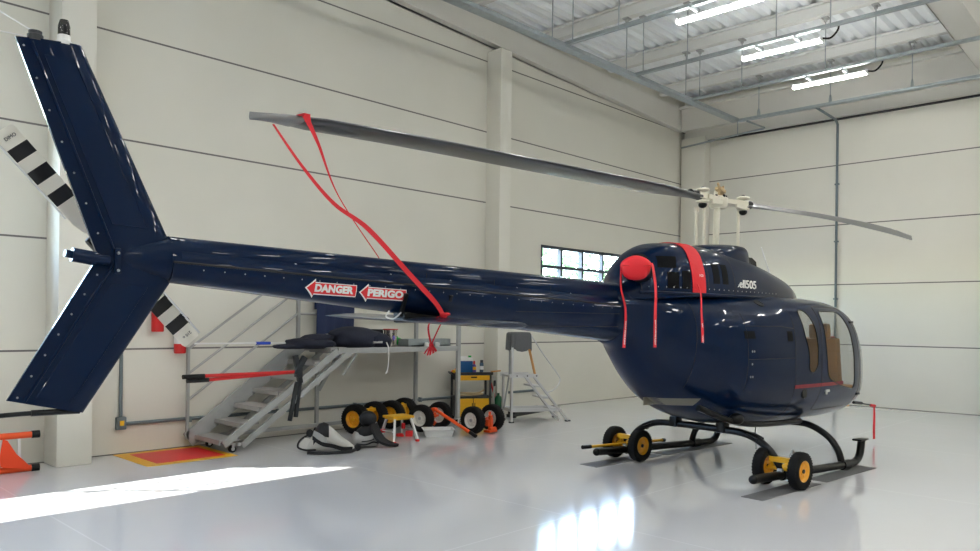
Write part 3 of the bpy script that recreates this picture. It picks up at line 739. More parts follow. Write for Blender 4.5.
# --- horizontal stabiliser, slightly tilted
sp = [(0, 0), (.03, .5), (.12, .85), (.3, 1), (.6, .8), (1, .1)]
rings = []
for y in (-.98, -.965, -.5, 0, .5, .965, .98):
    k = .6 if abs(y) > .97 else 1; xl, ch, z0 = -4.03, .48, 1.638+.030*y; th_ = .026*k
    rings.append([(xl-c*ch, y, z0+h*th_) for c, h in sp]+[(xl-c*ch, y, z0-h*th_) for c, h in reversed(sp[1:])])
STAB = mat('stabiliser_paint', (.0030, .0100, .034), .32, coat=.6, spec=.5, coat_rough=.2)
MB().rings(rings).build('stabiliser', STAB, heli, angle=35)
MB().box((-4.27, 0, 1.665), (.34, .16, .10), bev=.02).build('stabiliser_mount', BLACKP, heli)
for x in (-4.08, -4.50): MB().bar((x, -.11, 1.66), (x, -boom_y(x, 1.8)*0-.185, 1.83), .03, .02).build('mount_bracket', BLACKP, heli)
MB().tube([(-4.62, -.14, 1.70), (-4.66, -.16, 1.66), (-4.60, -.17, 1.645), (-4.53, -.16, 1.69)], .006, n=6).build('ground_wire', ALU, heli)
# --- tail rotor on the far side, striped blades
tr = empty('tail_rotor'); tr.parent = heli; tr.location = (-6.405, .36, 2.09)
TD = Vector((1.09, 0, -1.22)).normalized(); TN = Vector((-TD.z, 0, TD.x))
STR = bpy.data.materials.new('striped_blade'); STR.use_nodes = True
n_ = STR.node_tree; b_ = n_.nodes['Principled BSDF']; tc_ = n_.nodes.new('ShaderNodeTexCoord'); dp = n_.nodes.new('ShaderNodeVectorMath'); dp.operation = 'DOT_PRODUCT'; dp.inputs[1].default_value = TD
n_.links.new(tc_.outputs['Object'], dp.inputs[0]); ab = n_.nodes.new('ShaderNodeMath'); ab.operation = 'ABSOLUTE'; n_.links.new(dp.outputs['Value'], ab.inputs[0])
rp = n_.nodes.new('ShaderNodeValToRGB'); rp.color_ramp.interpolation = 'CONSTANT'; n_.links.new(ab.outputs[0], rp.inputs[0])
els = [(0, 1), (.32, 0), (.40, 1), (.475, 0), (.555, 1), (.63, 0), (.71, 1)]
while len(rp.color_ramp.elements) < len(els): rp.color_ramp.elements.new(.5)
for e, (pos, w_) in zip(rp.color_ramp.elements, els): e.position = pos; e.color = (.86, .83, .73, 1) if w_ else (.006, .007, .01, 1)
n_.links.new(rp.outputs[0], b_.inputs['Base Color']); b_.inputs['Roughness'].default_value = .4
for s in (1, -1):
    D, N = TD*s, TN*s; rings = []
    for r_, ch in ((.10, .045), (.18, .066), (.24, .066), (.80, .066), (.822, .058)):
        rings.append([tuple(D*r_+N*ch*u+Vector((0, v*ch, 0))) for u, v in ((1, 0), (.8, .10), (.3, .14), (-.4, .10), (-1, .02), (-1, -.02), (-.4, -.10), (.3, -.14), (.8, -.10))])
    bl = MB().rings(rings).build('tail_rotor_blade', STR, tr, angle=35)
    MB().tube([D*.24+N*.075, D*.815+N*.075], .006, n=6, smooth=False).build('edge_strip', ALU, tr)
    q = Matrix((( -N.x*1, 0, 0, 0), (0, 1, 0, 0), (0, 0, 1, 0), (0, 0, 0, 1)))
    X = -N; Y_ = D; Z_ = X.cross(Y_)
    if Z_.y > 0: X = N; Z_ = X.cross(Y_)
    mw_ = Matrix(((X.x, Y_.x, Z_.x, 0), (X.y, Y_.y, Z_.y, 0), (X.z, Y_.z, Z_.z, 0), (0, 0, 0, 1)))
    mw_.translation = D*.765+Vector((0, -.014, 0))
    text_mesh('blade_mark', 'DIMO' if s < 0 else '210 o', .028, CHAR, tr, mw_)
MB().cyl((0, -.25, 0), (0, .05, 0), .045, n=16).box((0, 0, 0), (.16, .07, .16), Matrix.Rotation(math.atan2(1.22, 1.09), 4, 'Y'), bev=.02).build('tail_rotor_hub', BLACKP, tr)

# --- main rotor
MB().cyl((-.13, 0, 2.45), (-.10, 0, 3.0), .036, n=20).build('rotor_mast', CREAM, heli)
for x, y, z1 in ((-.40, -.03, 2.93), (.38, .02, 3.02), (-.30, .14, 2.93)):
    MB().cyl((x, y, 2.45), (x, y, z1), .018, n=10).cyl((x, y, z1-.03), (x, y, z1+.02), .028, n=10).cyl((x, y, 2.76), (x, y, 2.80), .022, n=10).build('pitch_link', CREAM, heli)
MB().lathe([(0, -.08), (.08, -.08), (.105, -.05), (.105, .03), (.08, .05), (.05, .07), (.045, .12), (0, .12)], (-.08, 0, 3.03)).build('rotor_hub', CREAM, heli)
def yoke(s, zc, tilt):
    m = MB(); d = Vector((s, 0, tilt)).normalized()
    p0 = Vector((-.02, 0, zc)); 
    m.bar(p0, p0+d*.36, .15, .05); m.bar(p0+d*.2, p0+d*.50, .11, .065)
    y = m.build('rotor_yoke', CREAM, heli, angle=30)
    c = p0+d*.42
    for k in (-1, 1): MB().ball(c+Vector((0, -.03, k*.065)), .062, (1.25, 1.2, .38), 16, 8).build('damper_housing', CREAM, y)
    MB().ball(c+Vector((0, -.03, -.10)), .048, (1, 1, .8), 14, 8).build('damper_cap', BLACKP, y); MB().ball(c+Vector((0, -.03, .09)), .022, (1, 1, .6), 12, 6).build('damper_cap', BLACKP, y)
    MB().cyl(p0+d*.46, p0+d*.62, .050, n=14).build('blade_grip', BLACKP, y)
    MB().bar(p0+Vector((s*.15, -.10, -.04)), p0+Vector((s*.36, -.10, -.05)), .03, .04).build('pitch_horn', CREAM, y)
yoke(-1, 3.035, .03); yoke(1, 3.035, .045)
MB().box((-.12, -.05, 3.145), (.12, .08, .04), Matrix.Rotation(.3, 4, 'Y'), bev=.012).cyl((-.14, -.06, 3.12), (-.22, -.08, 3.21), .014, n=8).cyl((-.06, -.05, 3.10), (-.06, -.05, 3.20), .012, n=8).cyl((-.10, -.03, 3.06), (-.10, -.04, 3.15), .03, n=10).build('hub_fitting', WOOD, heli)
for k in range(6):
    a = k*PI/3+.3; MB().cyl((-.08+.085*math.cos(a), .085*math.sin(a), 3.05), (-.08+.085*math.cos(a), .085*math.sin(a), 3.095), .014, n=8).build('hub_bolt', BLACKP, heli)
def blade(s, pts, le, tw0=8.0, tw1=1.0):
    """s +1 forward, -1 aft; pts (r,z); le = side of the leading edge"""
    zf = pchip([p[0] for p in pts], [p[1] for p in pts]); st = []
    ts = [.47, .55, .70, .95, 1.3]+[1.3+(5.15-1.3)*i/14 for i in range(1, 15)]+[5.3, 5.45, 5.55, 5.61, 5.635]
    prof = [(-.5, 0), (-.48, .35), (-.42, .7), (-.3, .95), (-.15, 1), (.1, .8), (.35, .35), (.5, .05)]
    for r_ in ts:
        ch = .325; sw = 0
        if r_ < 1.3: ch = .12+(.325-.12)*min(1, max(0, (r_-.6)/.7))
        if r_ > 5.15: k = (r_-5.15)/.485; ch = .325*(1-.97*k**1.25); sw = .10*k
        t_ = (.024 if r_ > 1 else .034); z = zf(r_); tw_ = math.radians(tw0+(tw1-tw0)*r_/5.64)
        ring = []
        for c, h in prof+[(c, -h*.8) for c, h in reversed(prof[:-1])][:-1]+[(-.5, -.0001)][:0]:
            yy = -le*-1*0 + (-le)*(c*ch) - le*sw*0; yy = -le*c*ch*1.0
            zz = z + h*t_ - c*ch*math.sin(tw_)
            ring.append((s*r_, yy-le*0, zz))
        st.append(ring)
    b = MB().rings(st).build('main_rotor_blade', BLADE, heli, angle=40)
    cap = [r for r, t in zip(st, ts) if t >= 5.26]
    mid = lambda r: Vector((sum(p[0] for p in r)/len(r), sum(p[1] for p in r)/len(r), sum(p[2] for p in r)/len(r)))
    cp = []
    for r in cap:
        c_ = mid(r); cp.append([tuple(c_+(Vector(p)-c_)*1.03+Vector((0, 0, .004 if p[2] > c_.z else -.004))) for p in r])
    MB().rings(cp).build('blade_tip', TIPG, b, angle=40)
    return b
blade(-1, [(.4, 3.03), (1.5, 3.02), (2.7, 3.01), (4.1, 3.00), (5.3, 2.975), (5.64, 2.955)], -1)
blade(1, [(.4, 3.045), (1.5, 3.085), (2.8, 3.115), (4.1, 3.12), (5.64, 3.09)], 1, 12, 43)

# --- skid landing gear
SK = .98
def skz(x): return .145-.040*(x+.95)
for s in (1, -1):
    xs_ = 1.42 if s < 0 else 1.55
    g = empty('skid'); g.parent = heli; g.location = (0, 0, 0)
    y = s*SK
    MB().tube([(-.98, y, skz(-.98)), (-.5, y, skz(-.5)), (.2, y, skz(.2)), (xs_-.32, y, skz(xs_-.32)), (xs_-.12, y, skz(xs_-.12)+.02), (xs_-.02, y, skz(xs_)+.09), (xs_+.02, y, .27), (xs_+.03, y, .30)], .043, n=14).build('skid_tube', GEAR, g)
    MB().ball((-.98, y, skz(-.98)), .045, (1.2, 1, 1), 12, 8).build('skid_end', GEAR, g)
    MB().box((xs_+.0, y, .31), (.20, .11, .022), bev=.008).build('toe_plate', GEAR, g)
    for x in (-.42, .95): MB().cyl((x-.02, y, skz(x)), (x+.13, y, skz(x)-.006), .056, n=14).build('saddle_clamp', GEAR, g)
def cross(x, top, xo=0):
    pts = [(x, SK, skz(x)+.03), (x-.0, SK-.05, .24), (x+xo*.4, SK-.17, .38), (x+xo, SK-.40, .485), (x+xo, .25, top), (x+xo, -.25, top), (x+xo, -SK+.40, .485), (x+xo*.4, -SK+.17, .38), (x, -SK+.05, .24), (x, -SK, skz(x)+.03)]
    MB().tube(pts, .038, n=14).build('cross_tube', GEAR, heli)
cross(-.42, .505); cross(.93, .49)
for s in (1, -1):
    MB().box((-.42, s*.30, .53), (.12, .10, .12), bev=.02).build('cross_tube_mount', GEAR, heli); MB().box((.93, s*.30, .52), (.12, .10, .10), bev=.02).build('cross_tube_mount', GEAR, heli)
    MB().box((-.40, s*.66, .47), (.16, .13, .022), Matrix.Rotation(-s*.35, 4, 'X')).bar((-.40, s*.66, .46), (-.40, s*.72, .40), .03).build('boarding_step', GEAR, heli)
# belly pipes and underside fittings
MB().tube([(-1.15, -.47, .80), (-.75, -.55, .66), (-.45, -.58, .60), (.0, -.60, .565), (.7, -.6, .545)], .032, n=10).ball((-.62, -.58, .66), .075, (1.1, 1, .8), 14, 8).build('belly_pipe', GEAR, heli)
MB().tube([(.45, -.2, .50), (.43, -.2, .36), (.36, -.25, .31), (.1, -.4, .26)], .006, n=6).build('belly_antenna', CHAR, heli)
MB().box((.28, -.60, .548), (.08, .03, .02), bev=.004).build('belly_light', YEL, heli)
MB().cyl((2.82, -.30, .60), (3.05, -.31, .575), .022, n=10).cyl((3.0, -.31, .578), (3.42, -.33, .52), .011, n=8).build('pitot_tube', BLACKP, heli)
MB().box((-1.33, -.62, 1.02), (.26, .01, .10), Matrix.Rotation(-.5, 4, 'Z')).build('aft_plate', BLACKP, heli) if False else None

# ---------------------------------------------------------------- covers and straps on the helicopter
HM = Matrix.Translation(HO) @ Matrix.Rotation(HR, 4, 'Z')
def hthing(name, label, cat, o, group=None): return thing(name, label, cat, HM @ Vector(o), HR, group)
def hb(m, o, name, mt, parent, **k):
    bmesh.ops.translate(m.b, vec=-Vector(o), verts=m.b.verts); return m.build(name, mt, parent, **k)
def flag_text(o, parent, p, q, nrm_, size=.028, body='REMOVE BEFORE FLIGHT'):
    """small white writing running down a streamer from p to q"""
    p, q = Vector(p), Vector(q); X = (q-p).normalized(); Z = Vector(nrm_).normalized(); Y = Z.cross(X).normalized(); Z = X.cross(Y)
    mw = Matrix(((X.x, Y.x, Z.x), (X.y, Y.y, Z.y), (X.z, Y.z, Z.z))).to_4x4(); mw.translation = (p+q)/2+Z*.0035-Vector(o)
    t = text_mesh('lettering', body, size, WHITE, parent, mw, .0004, 0, .0008)
    return t
# exhaust cover
o = (-2.03, -.36, 2.165); t = hthing('exhaust_cover', 'red padded exhaust cover with two hanging streamers on the engine cowling', 'cover', o)
ax_ = Vector((-.72, -.66, .06)).normalized()
m = MB(); u = ax_.cross(Vector((0, 0, 1))).normalized(); w = u.cross(ax_).normalized(); rings = []
for h, r in ((-.10, .135), (-.05, .142), (.0, .142), (.03, .134), (.05, .11), (.062, .06), (.066, .005)):
    rings.append([Vector(o)+ax_*h+(u*math.cos(a)*1.0+w*math.sin(a)*(.70 if math.sin(a) > 0 else .90))*r*(1+.02*math.sin(5*a)) for a in [2*PI*k/40 for k in range(40)]])
m.rings(rings); hb(m, o, 'cover', RED, t)
a_, b_ = Vector(o)+u*.145+ax_*.0, Vector(o)-u*.142+ax_*.0
hb(MB().tube([Vector(o)+ax_*.058+u*f*.13+Vector((0, 0, -.012+.012*abs(f))) for f in (-1, -.5, 0, .5, 1)], .004, n=6), o, 'stitching', REDP, t)
if a_.x > b_.x: a_, b_ = b_, a_
hb(MB().ribbon([a_+Vector((-.0, -.01, .02)), a_+Vector((-.01, -.02, -.20)), a_+Vector((.05, -.03, -.42)), a_+Vector((.03, -.03, -.76))], [(.018, 0, 0), (.02, .0, 0), (.040, .01, 0), (.042, .0, 0)], t=.004), o, 'streamer', REDS, t)
flag_text(o, t, a_+Vector((.049, -.03, -.50)), a_+Vector((.032, -.03, -.74)), (-.2, -1, 0), .020)
hb(MB().ribbon([b_+Vector((.0, -.0, .03)), b_+Vector((-.03, -.04, -.02)), b_+Vector((-.15, -.16, -.22)), b_+Vector((-.26, -.24, -.45)), b_+Vector((-.30, -.27, -.74))], [(.03, 0, 0), (.032, 0, 0), (.036, 0, 0), (.04, 0, 0)], t=.004), o, 'streamer', REDS, t)
flag_text(o, t, b_+Vector((-.272, -.248, -.50)), b_+Vector((-.299, -.269, -.72)), (-.2, -1, 0), .020)
# intake cover: band laid over the cowling
o = (-1.1, -.40, 2.0); t = hthing('intake_cover', 'red band cover laid over the engine cowling with one hanging streamer', 'cover', o)
m = MB(); rings = []
def band_pt(x, a):
    zm = czb(x)+.04; e = 2/CN; c, s = math.cos(a), math.sin(a)
    return Vector((x, (cw(x)+.010)*-math.copysign(abs(c)**e, c), zm+(czt(x)-zm+.010)*abs(s)**e))
xa0, xa1 = -1.17, -.96
for k in range(31):
    a = math.radians(1+k*115/30)
    sh = -.05*math.cos(a)+.10*max(0, math.sin(a)-.5)
    r = [band_pt(xa0+sh+(xa1-xa0)*f, a) for f in (0, .25, .5, .75, 1)]
    q = [p+Vector((0, .006*math.cos(a), -.006*math.sin(a))) for p in reversed(r)]
    rings.append(r+q)
m.rings(rings); hb(m, o, 'band', RED, t, angle=60)
p0 = band_pt(-1.16, math.radians(6))
hb(MB().ribbon([p0+Vector((0, -.01, .02)), p0+Vector((-.02, -.06, -.08)), (-1.33, -.61, 1.76), (-1.42, -.68, 1.62), (-1.47, -.72, 1.46)], [(.02, 0, 0), (.025, 0, 0), (.036, 0, 0), (.04, 0, 0)], t=.004), o, 'streamer', REDS, t)
flag_text(o, t, (-1.418, -.678, 1.625), (-1.467, -.718, 1.47), (-.1, -1, .1), .018)
text_mesh('lettering', 'FOD', .035, WHITE, t, Matrix.Translation(band_pt(-1.08, math.radians(16))+Vector((0, -.006, 0))-Vector(o)) @ Matrix.Rotation(math.radians(84), 4, 'X'), .0005)
# rear blade tie-down strap
o = (-4.19, -.20, 1.70); t = hthing('blade_strap', 'long red strap tying the rear main rotor blade to the tail boom', 'strap', o)
hb(MB().ribbon([(-5.33, -.21, 2.985), (-5.33, -.10, 2.995), (-5.33, .17, 2.985)], (.045, 0, 0), t=.004, sm=1).ribbon([(-5.33, -.205, 2.985), (-5.325, -.21, 2.93)], (.045, 0, 0), t=.004), o, 'blade_loop', REDS, t)
hb(MB().ribbon([(-5.55, -.17, 2.885), (-5.36, -.20, 2.64), (-5.12, -.20, 2.42), (-4.85, -.21, 2.27), (-4.5, -.22, 1.97), (-4.28, -.23, 1.78), (-4.21, -.24, 1.69)], [(.012, 0, .004), (.02, 0, .014), (.028, 0, .024), (.032, 0, .026), (.03, 0, .02)], t=.004), o, 'long_strap', REDS, t)
hb(MB().ribbon([(-5.345, -.21, 2.97), (-5.24, -.20, 2.80), (-5.06, -.16, 2.48), (-4.64, -.03, 2.09)], [(.045, 0, .01), (.02, 0, .01), (.006, 0, .004), (.005, 0, .004)], t=.003), o, 'short_strap', REDS, t)
hb(MB().ball((-4.20, -.245, 1.675), .028, (1.2, .8, .8), 12, 8).ball((-4.17, -.25, 1.685), .02, (1.6, .7, .6), 12, 8), o, 'knot', REDS, t)
y_ = -1.02
hb(MB().ribbon([(-4.25, -.25, 1.665), (-4.355, -.265, 1.60), (-4.335, -.27, 1.46)], (.014, 0, .004), t=.004).ribbon([(-4.19, -.25, 1.665), (-4.25, -.26, 1.59), (-4.33, -.27, 1.46)], (.014, 0, .004), t=.004), o, 'loop_end', REDS, t)
tl = MB().ball((-4.332, -.27, 1.455), .018, u=10, v=8)
for a in (-.055, -.03, -.008, .018, .042): tl.ribbon([(-4.332, -.27, 1.46), (-4.332+a*.7, -.275, 1.425), (-4.335+a*1.1, -.275, 1.375+abs(a+.02)*.5)], [(.01, 0, .006), (.014, 0, .006), (.012, 0, .008)], t=.008)
hb(tl, o, 'tassel', REDS, t)
# pitot cover streamer
o = (3.40, -.33, .52); t = hthing('pitot_cover', 'short red streamer hanging from the nose probe of the helicopter', 'cover', o)
hb(MB().cyl((3.30, -.327, .535), (3.44, -.333, .517), .018, n=10), o, 'sleeve', REDS, t)
hb(MB().ribbon([(3.42, -.33, .515), (3.43, -.33, .38), (3.425, -.33, .20), (3.43, -.33, .05)], [(.014, -.014, 0), (.022, -.018, 0), (.026, -.02, 0), (.024, -.018, 0)], t=.004), o, 'streamer', REDS, t)

# ---------------------------------------------------------------- floor mats under the skids
def hmat(x0, x1, y0, y1, label):
    c = ((x0+x1)/2, (y0+y1)/2, 0); t = MB().box((0, 0, .002), (x1-x0, y1-y0, .004)).build('floor_mat', MATG, smooth=False)
    t.location = HM @ Vector(c); t.rotation_euler = (0, 0, HR); tag(t, label, 'floor mat', 'grey mats under the skids')
hmat(-1.15, .03, -1.17, -.95, 'dark grey floor mat under the yellow wheels of the near skid')
hmat(.17, 1.43, -1.16, -.95, 'dark grey floor mat under the toe of the near skid')
hmat(-1.12, .11, .86, 1.11, 'dark grey floor mat under the yellow wheels of the far skid')
hmat(.20, 1.72, .86, 1.09, 'dark grey floor mat under the toe of the far skid')

# ---------------------------------------------------------------- wheels
def tyre_prof(r, w):
    return [(r*.56, -w*.42), (r*.70, -w*.5), (r*.86, -w*.5), (r*.95, -w*.42), (r, -w*.25), (r*1.005, 0), (r, w*.25), (r*.95, w*.42), (r*.86, w*.5), (r*.70, w*.5), (r*.56, w*.42), (r*.56, -w*.42)]
def ring_lathe(m, prof, axis='Y', c=(0, 0, 0), n=36):
    rings = []
    for r, h in prof:
        rings.append([Vector(c)+Vector((r*math.cos(2*PI*k/n), h, r*math.sin(2*PI*k/n)) if axis == 'Y' else (h, r*math.cos(2*PI*k/n), r*math.sin(2*PI*k/n))) for k in range(n)])
    return m.rings(rings, True, False, False)
def wheel(par, c, r, w, rim, axis='Y', hub=None, face=-1):
    c = Vector(c); m = ring_lathe(MB(), tyre_prof(r, w), axis, c)
    n = 36
    for k in range(n):   # tread lugs
        a = 2*PI*k/n; p = Vector((math.cos(a), 0, math.sin(a)) if axis == 'Y' else (0, math.cos(a), math.sin(a)))
        sd = Vector((0, 1, 0) if axis == 'Y' else (1, 0, 0))
        for s in (-1, 1): m.bar(c+p*r*.985+sd*s*w*.10, c+p*r*.95+sd*s*w*.43, r*.075, r*.06, up=p)
    ty = m.build('tyre', RUBBER, par)
    sd = Vector((0, 1, 0) if axis == 'Y' else (1, 0, 0))*face
    rm = MB(); R = r*.57
    prof = [(0, -w*.30), (R*.30, -w*.30), (R*.34, -w*.22), (R*.80, -w*.18), (R*.92, -w*.40), (R, -w*.44), (R, w*.44), (R*.92, w*.40), (R*.8, w*.18), (R*.34, w*.22), (R*.30, w*.30), (0, w*.30)]
    ring_lathe(rm, prof, axis, c)
    for k in range(5):
        a = 2*PI*k/5+.3; p = Vector((math.cos(a), 0, math.sin(a)) if axis == 'Y' else (0, math.cos(a), math.sin(a)))
        for s in (-1, 1): rm.cyl(c+p*R*.58+sd*s*w*.17, c+p*R*.58+sd*s*w*.27, R*.14, n=8)
    rm.build('rim', rim, ty)
    hb_ = MB(); 
    for s in (-1, 1): hb_.cyl(c+sd*s*w*.28, c+sd*s*w*.40, R*.20, n=12)
    hb_.build('hub_cap', hub or BLACKP, ty)
    return ty
def skid_wheels(s, label):
    y = s*SK; o = Vector((-.42, y, 0)); t = hthing('ground_handling_wheels', label, 'wheels', o, 'yellow wheel sets clamped to the skids')
    r = .187
    for dy in (-.185, .19): wheel(t, (0, dy, r+.004), r, .105, YELR, 'Y')
    MB().cyl((0, -.19, r), (0, .19, r), .022, n=12).build('axle', YEL, t)
    MB().bar((-.0, -.10, r), (.0, -.10, r+.10), .05, .03).bar((0, .10, r), (0, .10, r+.10), .05, .03).bar((-.02, -.12, r+.09), (-.02, .12, r+.09), .06, .05).bar((.0, -.09, r), (.28, -.09, .13), .04, .05).cyl((-.04, -.13, r+.06), (-.04, -.04, r+.02), .036, n=14).box((.02, -.12, r+.02), (.10, .03, .13), bev=.008).build('lift_frame', YEL, t)
    MB().bar((.0, .0, .10), (.0, .0, .19), .12, .05).box((.04, -.03, .12), (.05, .06, .10)).build('skid_hook', ALU, t)
    if s > 0:
        MB().cyl((-.62, .06, .205), (.80, .06, .15), .018, n=12).build('handle_bar', YEL, t)
        MB().cyl((-.74, .06, .21), (-.60, .06, .205), .023, n=12).cyl((.78, .06, .151), (.83, .06, .149), .023, n=12).build('grip', BLACKP, t)
    else:
        MB().tube([(.10, -.02, .30), (.14, -.03, .36), (.17, -.03, .33), (.15, -.03, .28)], .010, n=8).build('lever', STEEL, t)
skid_wheels(-1, 'pair of yellow rimmed wheels clamped to the near skid'); skid_wheels(1, 'pair of yellow rimmed wheels clamped to the far skid')

# loose wheel sets by the wall
def wheel_set(name, loc, rz, sep, r, w, rim, fm, label, group, seat_top=None):
    t = thing(name, label, 'wheels', loc, rz, group)
    for k, x in enumerate((-sep/2, sep/2)): wheel(t, (x, 0, r+.002), r, w, rim, 'X', hub=STEEL if rim is WHITEP else YEL)
    MB().cyl((-sep/2, 0, r), (sep/2, 0, r), .02, n=12).build('axle', fm, t)
    return t
for loc, rz, sep, lab in (((6.79, 9.04, 0), .30, .46, 'yellow rimmed wheel set on the floor behind the dark sports bag'), ((7.50, 9.16, 0), .42, .44, 'yellow rimmed wheel set on the floor behind the yellow step stool')):
    t = wheel_set('wheel_set', loc, rz, sep, .212, .16, YELR, YEL, lab, 'spare wheel sets by the wall')
    MB().bar((-.10, 0, .21), (-.10, -.06, .33), .05, .03).bar((.10, 0, .21), (.10, -.06, .33), .05, .03).bar((-.16, -.05, .32), (.16, -.05, .32), .06, .05).cyl((-.06, -.1, .22), (.12, -.02, .34), .03, n=12).cyl((.02, -.12, .14), (.02, -.09, .30), .028, n=12).box((0, -.08, .25), (.16, .05, .06), bev=.01).build('lift_frame', YEL, t)
t = wheel_set('tow_dolly', (7.645, 8.565, 0), .26, .50, .20, .13, WHITEP, ORA, 'orange wheeled dolly with a long handle resting on the floor', 'orange wheel dollies')
MB().bar((-.08, 0, .22), (.10, 0, .22), .08, .08).bar((-.06, 0, .2), (-.10, -.12, .33), .05, .04).box((-.12, -.14, .33), (.08, .07, .05), bev=.01).bar((-.06, -.02, .18), (-.02, -.10, .10), .07, .05).build('frame', ORA, t)
c_, s_ = math.cos(-.26), math.sin(-.26); dx, dy = 7.60-7.645, 7.56-8.565
e = Vector((c_*dx-s_*dy, s_*dx+c_*dy, .022)); b0 = Vector((-.11, -.13, .335)); g0 = b0.lerp(e, .86)
MB().cyl(b0, g0, .024, n=12).build('handle', ORA, t); MB().cyl(g0, e, .027, n=12).build('grip', BLACKP, t)
t = wheel_set('tow_dolly', (8.045, 7.865, 0), .07, .44, .20, .13, WHITEP, ORA, 'wheeled dolly with an orange jack between its white rims', 'orange wheel dollies')
MB().box((.05, -.06, .15), (.14, .10, .10), bev=.015).cyl((.06, -.10, .04), (.06, -.10, .26), .035, n=14).box((.06, -.10, .03), (.18, .12, .035), bev=.008).cyl((.0, -.13, .06), (.13, -.13, .06), .03, n=12).bar((.04, -.1, .22), (.10, -.05, .29), .04, .04).build('jack', ORA, t)

# ---------------------------------------------------------------- stair platform
T = thing('stair_platform', 'grey steel work platform with a rolling stair by the left wall', 'platform', (4.3, 9.0, 0))
def loc(x, y, z): return (x-4.3, y-9.0, z)
Y0, Y1, DZ, XR = 8.68, 9.36, 1.24, 8.28
MB().bar(loc(4.42, Y0, .11), loc(6.05, Y0, DZ-.03), .03, .085).build('stringer', STEEL, T, smooth=False)
MB().bar(loc(4.66, Y0+.0, .075), loc(6.25, Y0, DZ-.05), .03, .075).build('stringer', STEEL, T, smooth=False)
MB().bar(loc(4.29, Y1, .10), loc(5.93, Y1, 1.30), .035, .20).build('stringer', STEEL, T, smooth=False)
MB().bar(loc(4.80, Y1-.02, .10), loc(6.25, Y1-.02, DZ-.05), .03, .06).build('stringer', STEEL, T, smooth=False)
TREAD = mat('stair_tread', (.36, .35, .335), .6, bump=.3, bscale=70)
for k in range(7):
    z = .15+k*.182; x = 4.40+k*.262
    MB().box(loc(x+.10, (Y0+Y1)/2, z), (.26, Y1-Y0-.03, .03)).box(loc(x-.025, (Y0+Y1)/2, z-.015), (.015, Y1-Y0-.03, .055)).build('tread', TREAD, T, smooth=False)
MB().box(loc((6.05+XR)/2, (Y0+Y1)/2, DZ-.005), (XR-6.05, Y1-Y0-.04, .02)).build('deck', TREAD, T, smooth=False)
f = MB()
for y in (Y0, Y1): f.box(loc((6.05+XR)/2, y, DZ-.03), (XR-6.05, .04, .075))
for x in (6.07, XR-.02): f.box(loc(x, (Y0+Y1)/2, DZ-.03), (.04, Y1-Y0, .075))
f.build('deck_frame', STEEL, T, smooth=False)
for x, y, z0, z1, w in ((XR+.03, Y0, .10, 2.25, .055), (8.02, Y1, .10, 2.25, .05), (6.17, Y1, .10, 1.3, .045), (4.28, Y1, .11, 1.26, .035), (5.85, Y1, 1.25, 2.35, .045)):
    MB().box(loc(x, y, (z0+z1)/2), (w, w, z1-z0)).build('post', STEEL if w > .045 or z1 < 1.31 and w > .04 else RAIL, T, smooth=False)
MB().bar(loc(6.20, Y1-.0, .62), loc(6.55, Y1-.02, DZ-.06), .03, .05).build('brace', STEEL, T, smooth=False)
MB().box(loc(6.26, Y0+.02, 1.02), (.02, .04, .36), Matrix.Rotation(.65, 4, 'Y')).build('brace', STEEL, T, smooth=False)
for z0, x1 in ((1.24, 5.85), (.93, 5.85), (.60, 5.85)):
    MB().cyl(loc(4.28, Y1, z0), loc(x1, Y1, z0+(x1-4.28)*.713), .017, n=10).build('handrail', RAIL, T)
for z in (2.33, 1.71): MB().cyl(loc(5.85, Y1, z), loc(8.02, Y1, z), .018, n=10).build('guard_rail', RAIL, T)
MB().bar(loc(4.6, Y1-.03, .13), loc(8.02, Y1-.03, .13), .03, .05).build('foot_rail', STEEL, T, smooth=False)
MB().bar(loc(4.62, Y0+.0, .095), loc(4.62, Y1, .095), .04, .04).build('cross_rail', STEEL, T, smooth=False)
for x, y in ((4.54, Y0+.02), (4.53, Y1-.08), (XR+.03, Y0), (8.02, Y1), (6.17, Y1)):
    c = MB().cyl(loc(x, y-.018, .045), loc(x, y+.018, .045), .045, n=18).build('caster', RUBBER, T)
    MB().cyl(loc(x, y-.022, .045), loc(x, y+.022, .045), .022, n=12).bar(loc(x, y-.026, .045), loc(x, y-.026, .11), .03, .006).bar(loc(x, y+.026, .045), loc(x, y+.026, .11), .03, .006).box(loc(x, y, .108), (.06, .07, .012)).build('caster_fork', ALU, c)
# things lying on the platform and stair
def lump(name, balls, m, parent=None, amp=.02, fr=9, sub=3):
    b = bmesh.new()
    for c, s, rz in balls:
        v = bmesh.ops.create_icosphere(b, subdivisions=sub, radius=1)['verts']
        for q in v:
            n_ = q.co.normalized(); k = 1+amp*6*noise.noise(Vector(c)*3+n_*fr*.25)+amp*2*noise.noise(Vector(c)+n_*fr)
            q.co = Vector((math.copysign(abs(n_.x)**.8, n_.x)*s[0]*k, math.copysign(abs(n_.y)**.8, n_.y)*s[1]*k, math.copysign(abs(n_.z)**.85, n_.z)*s[2]*k))
        bmesh.ops.rotate(b, cent=(0, 0, 0), matrix=Matrix.Rotation(rz, 3, 'Y'), verts=v); bmesh.ops.translate(b, vec=c, verts=v)
    mb = MB(); mb.b.free(); mb.b = b
    return mb.build(name, m, parent, angle=70)
Dk = DZ+.006
t = thing('cover_bag', 'bulky black padded cover bag lying on the platform deck', 'bag', (6.62, 8.9, Dk))
lump('body', [((-.12, 0, .135), (.40, .22, .15), .02), ((.22, -.02, .10), (.22, .20, .12), .25), ((-.34, .04, .10), (.16, .18, .11), .1)], NAVYC, t, .03)
MB().box((.12, -.20, .075), (.16, .02, .03), bev=.005).build('label', BAGG, t)
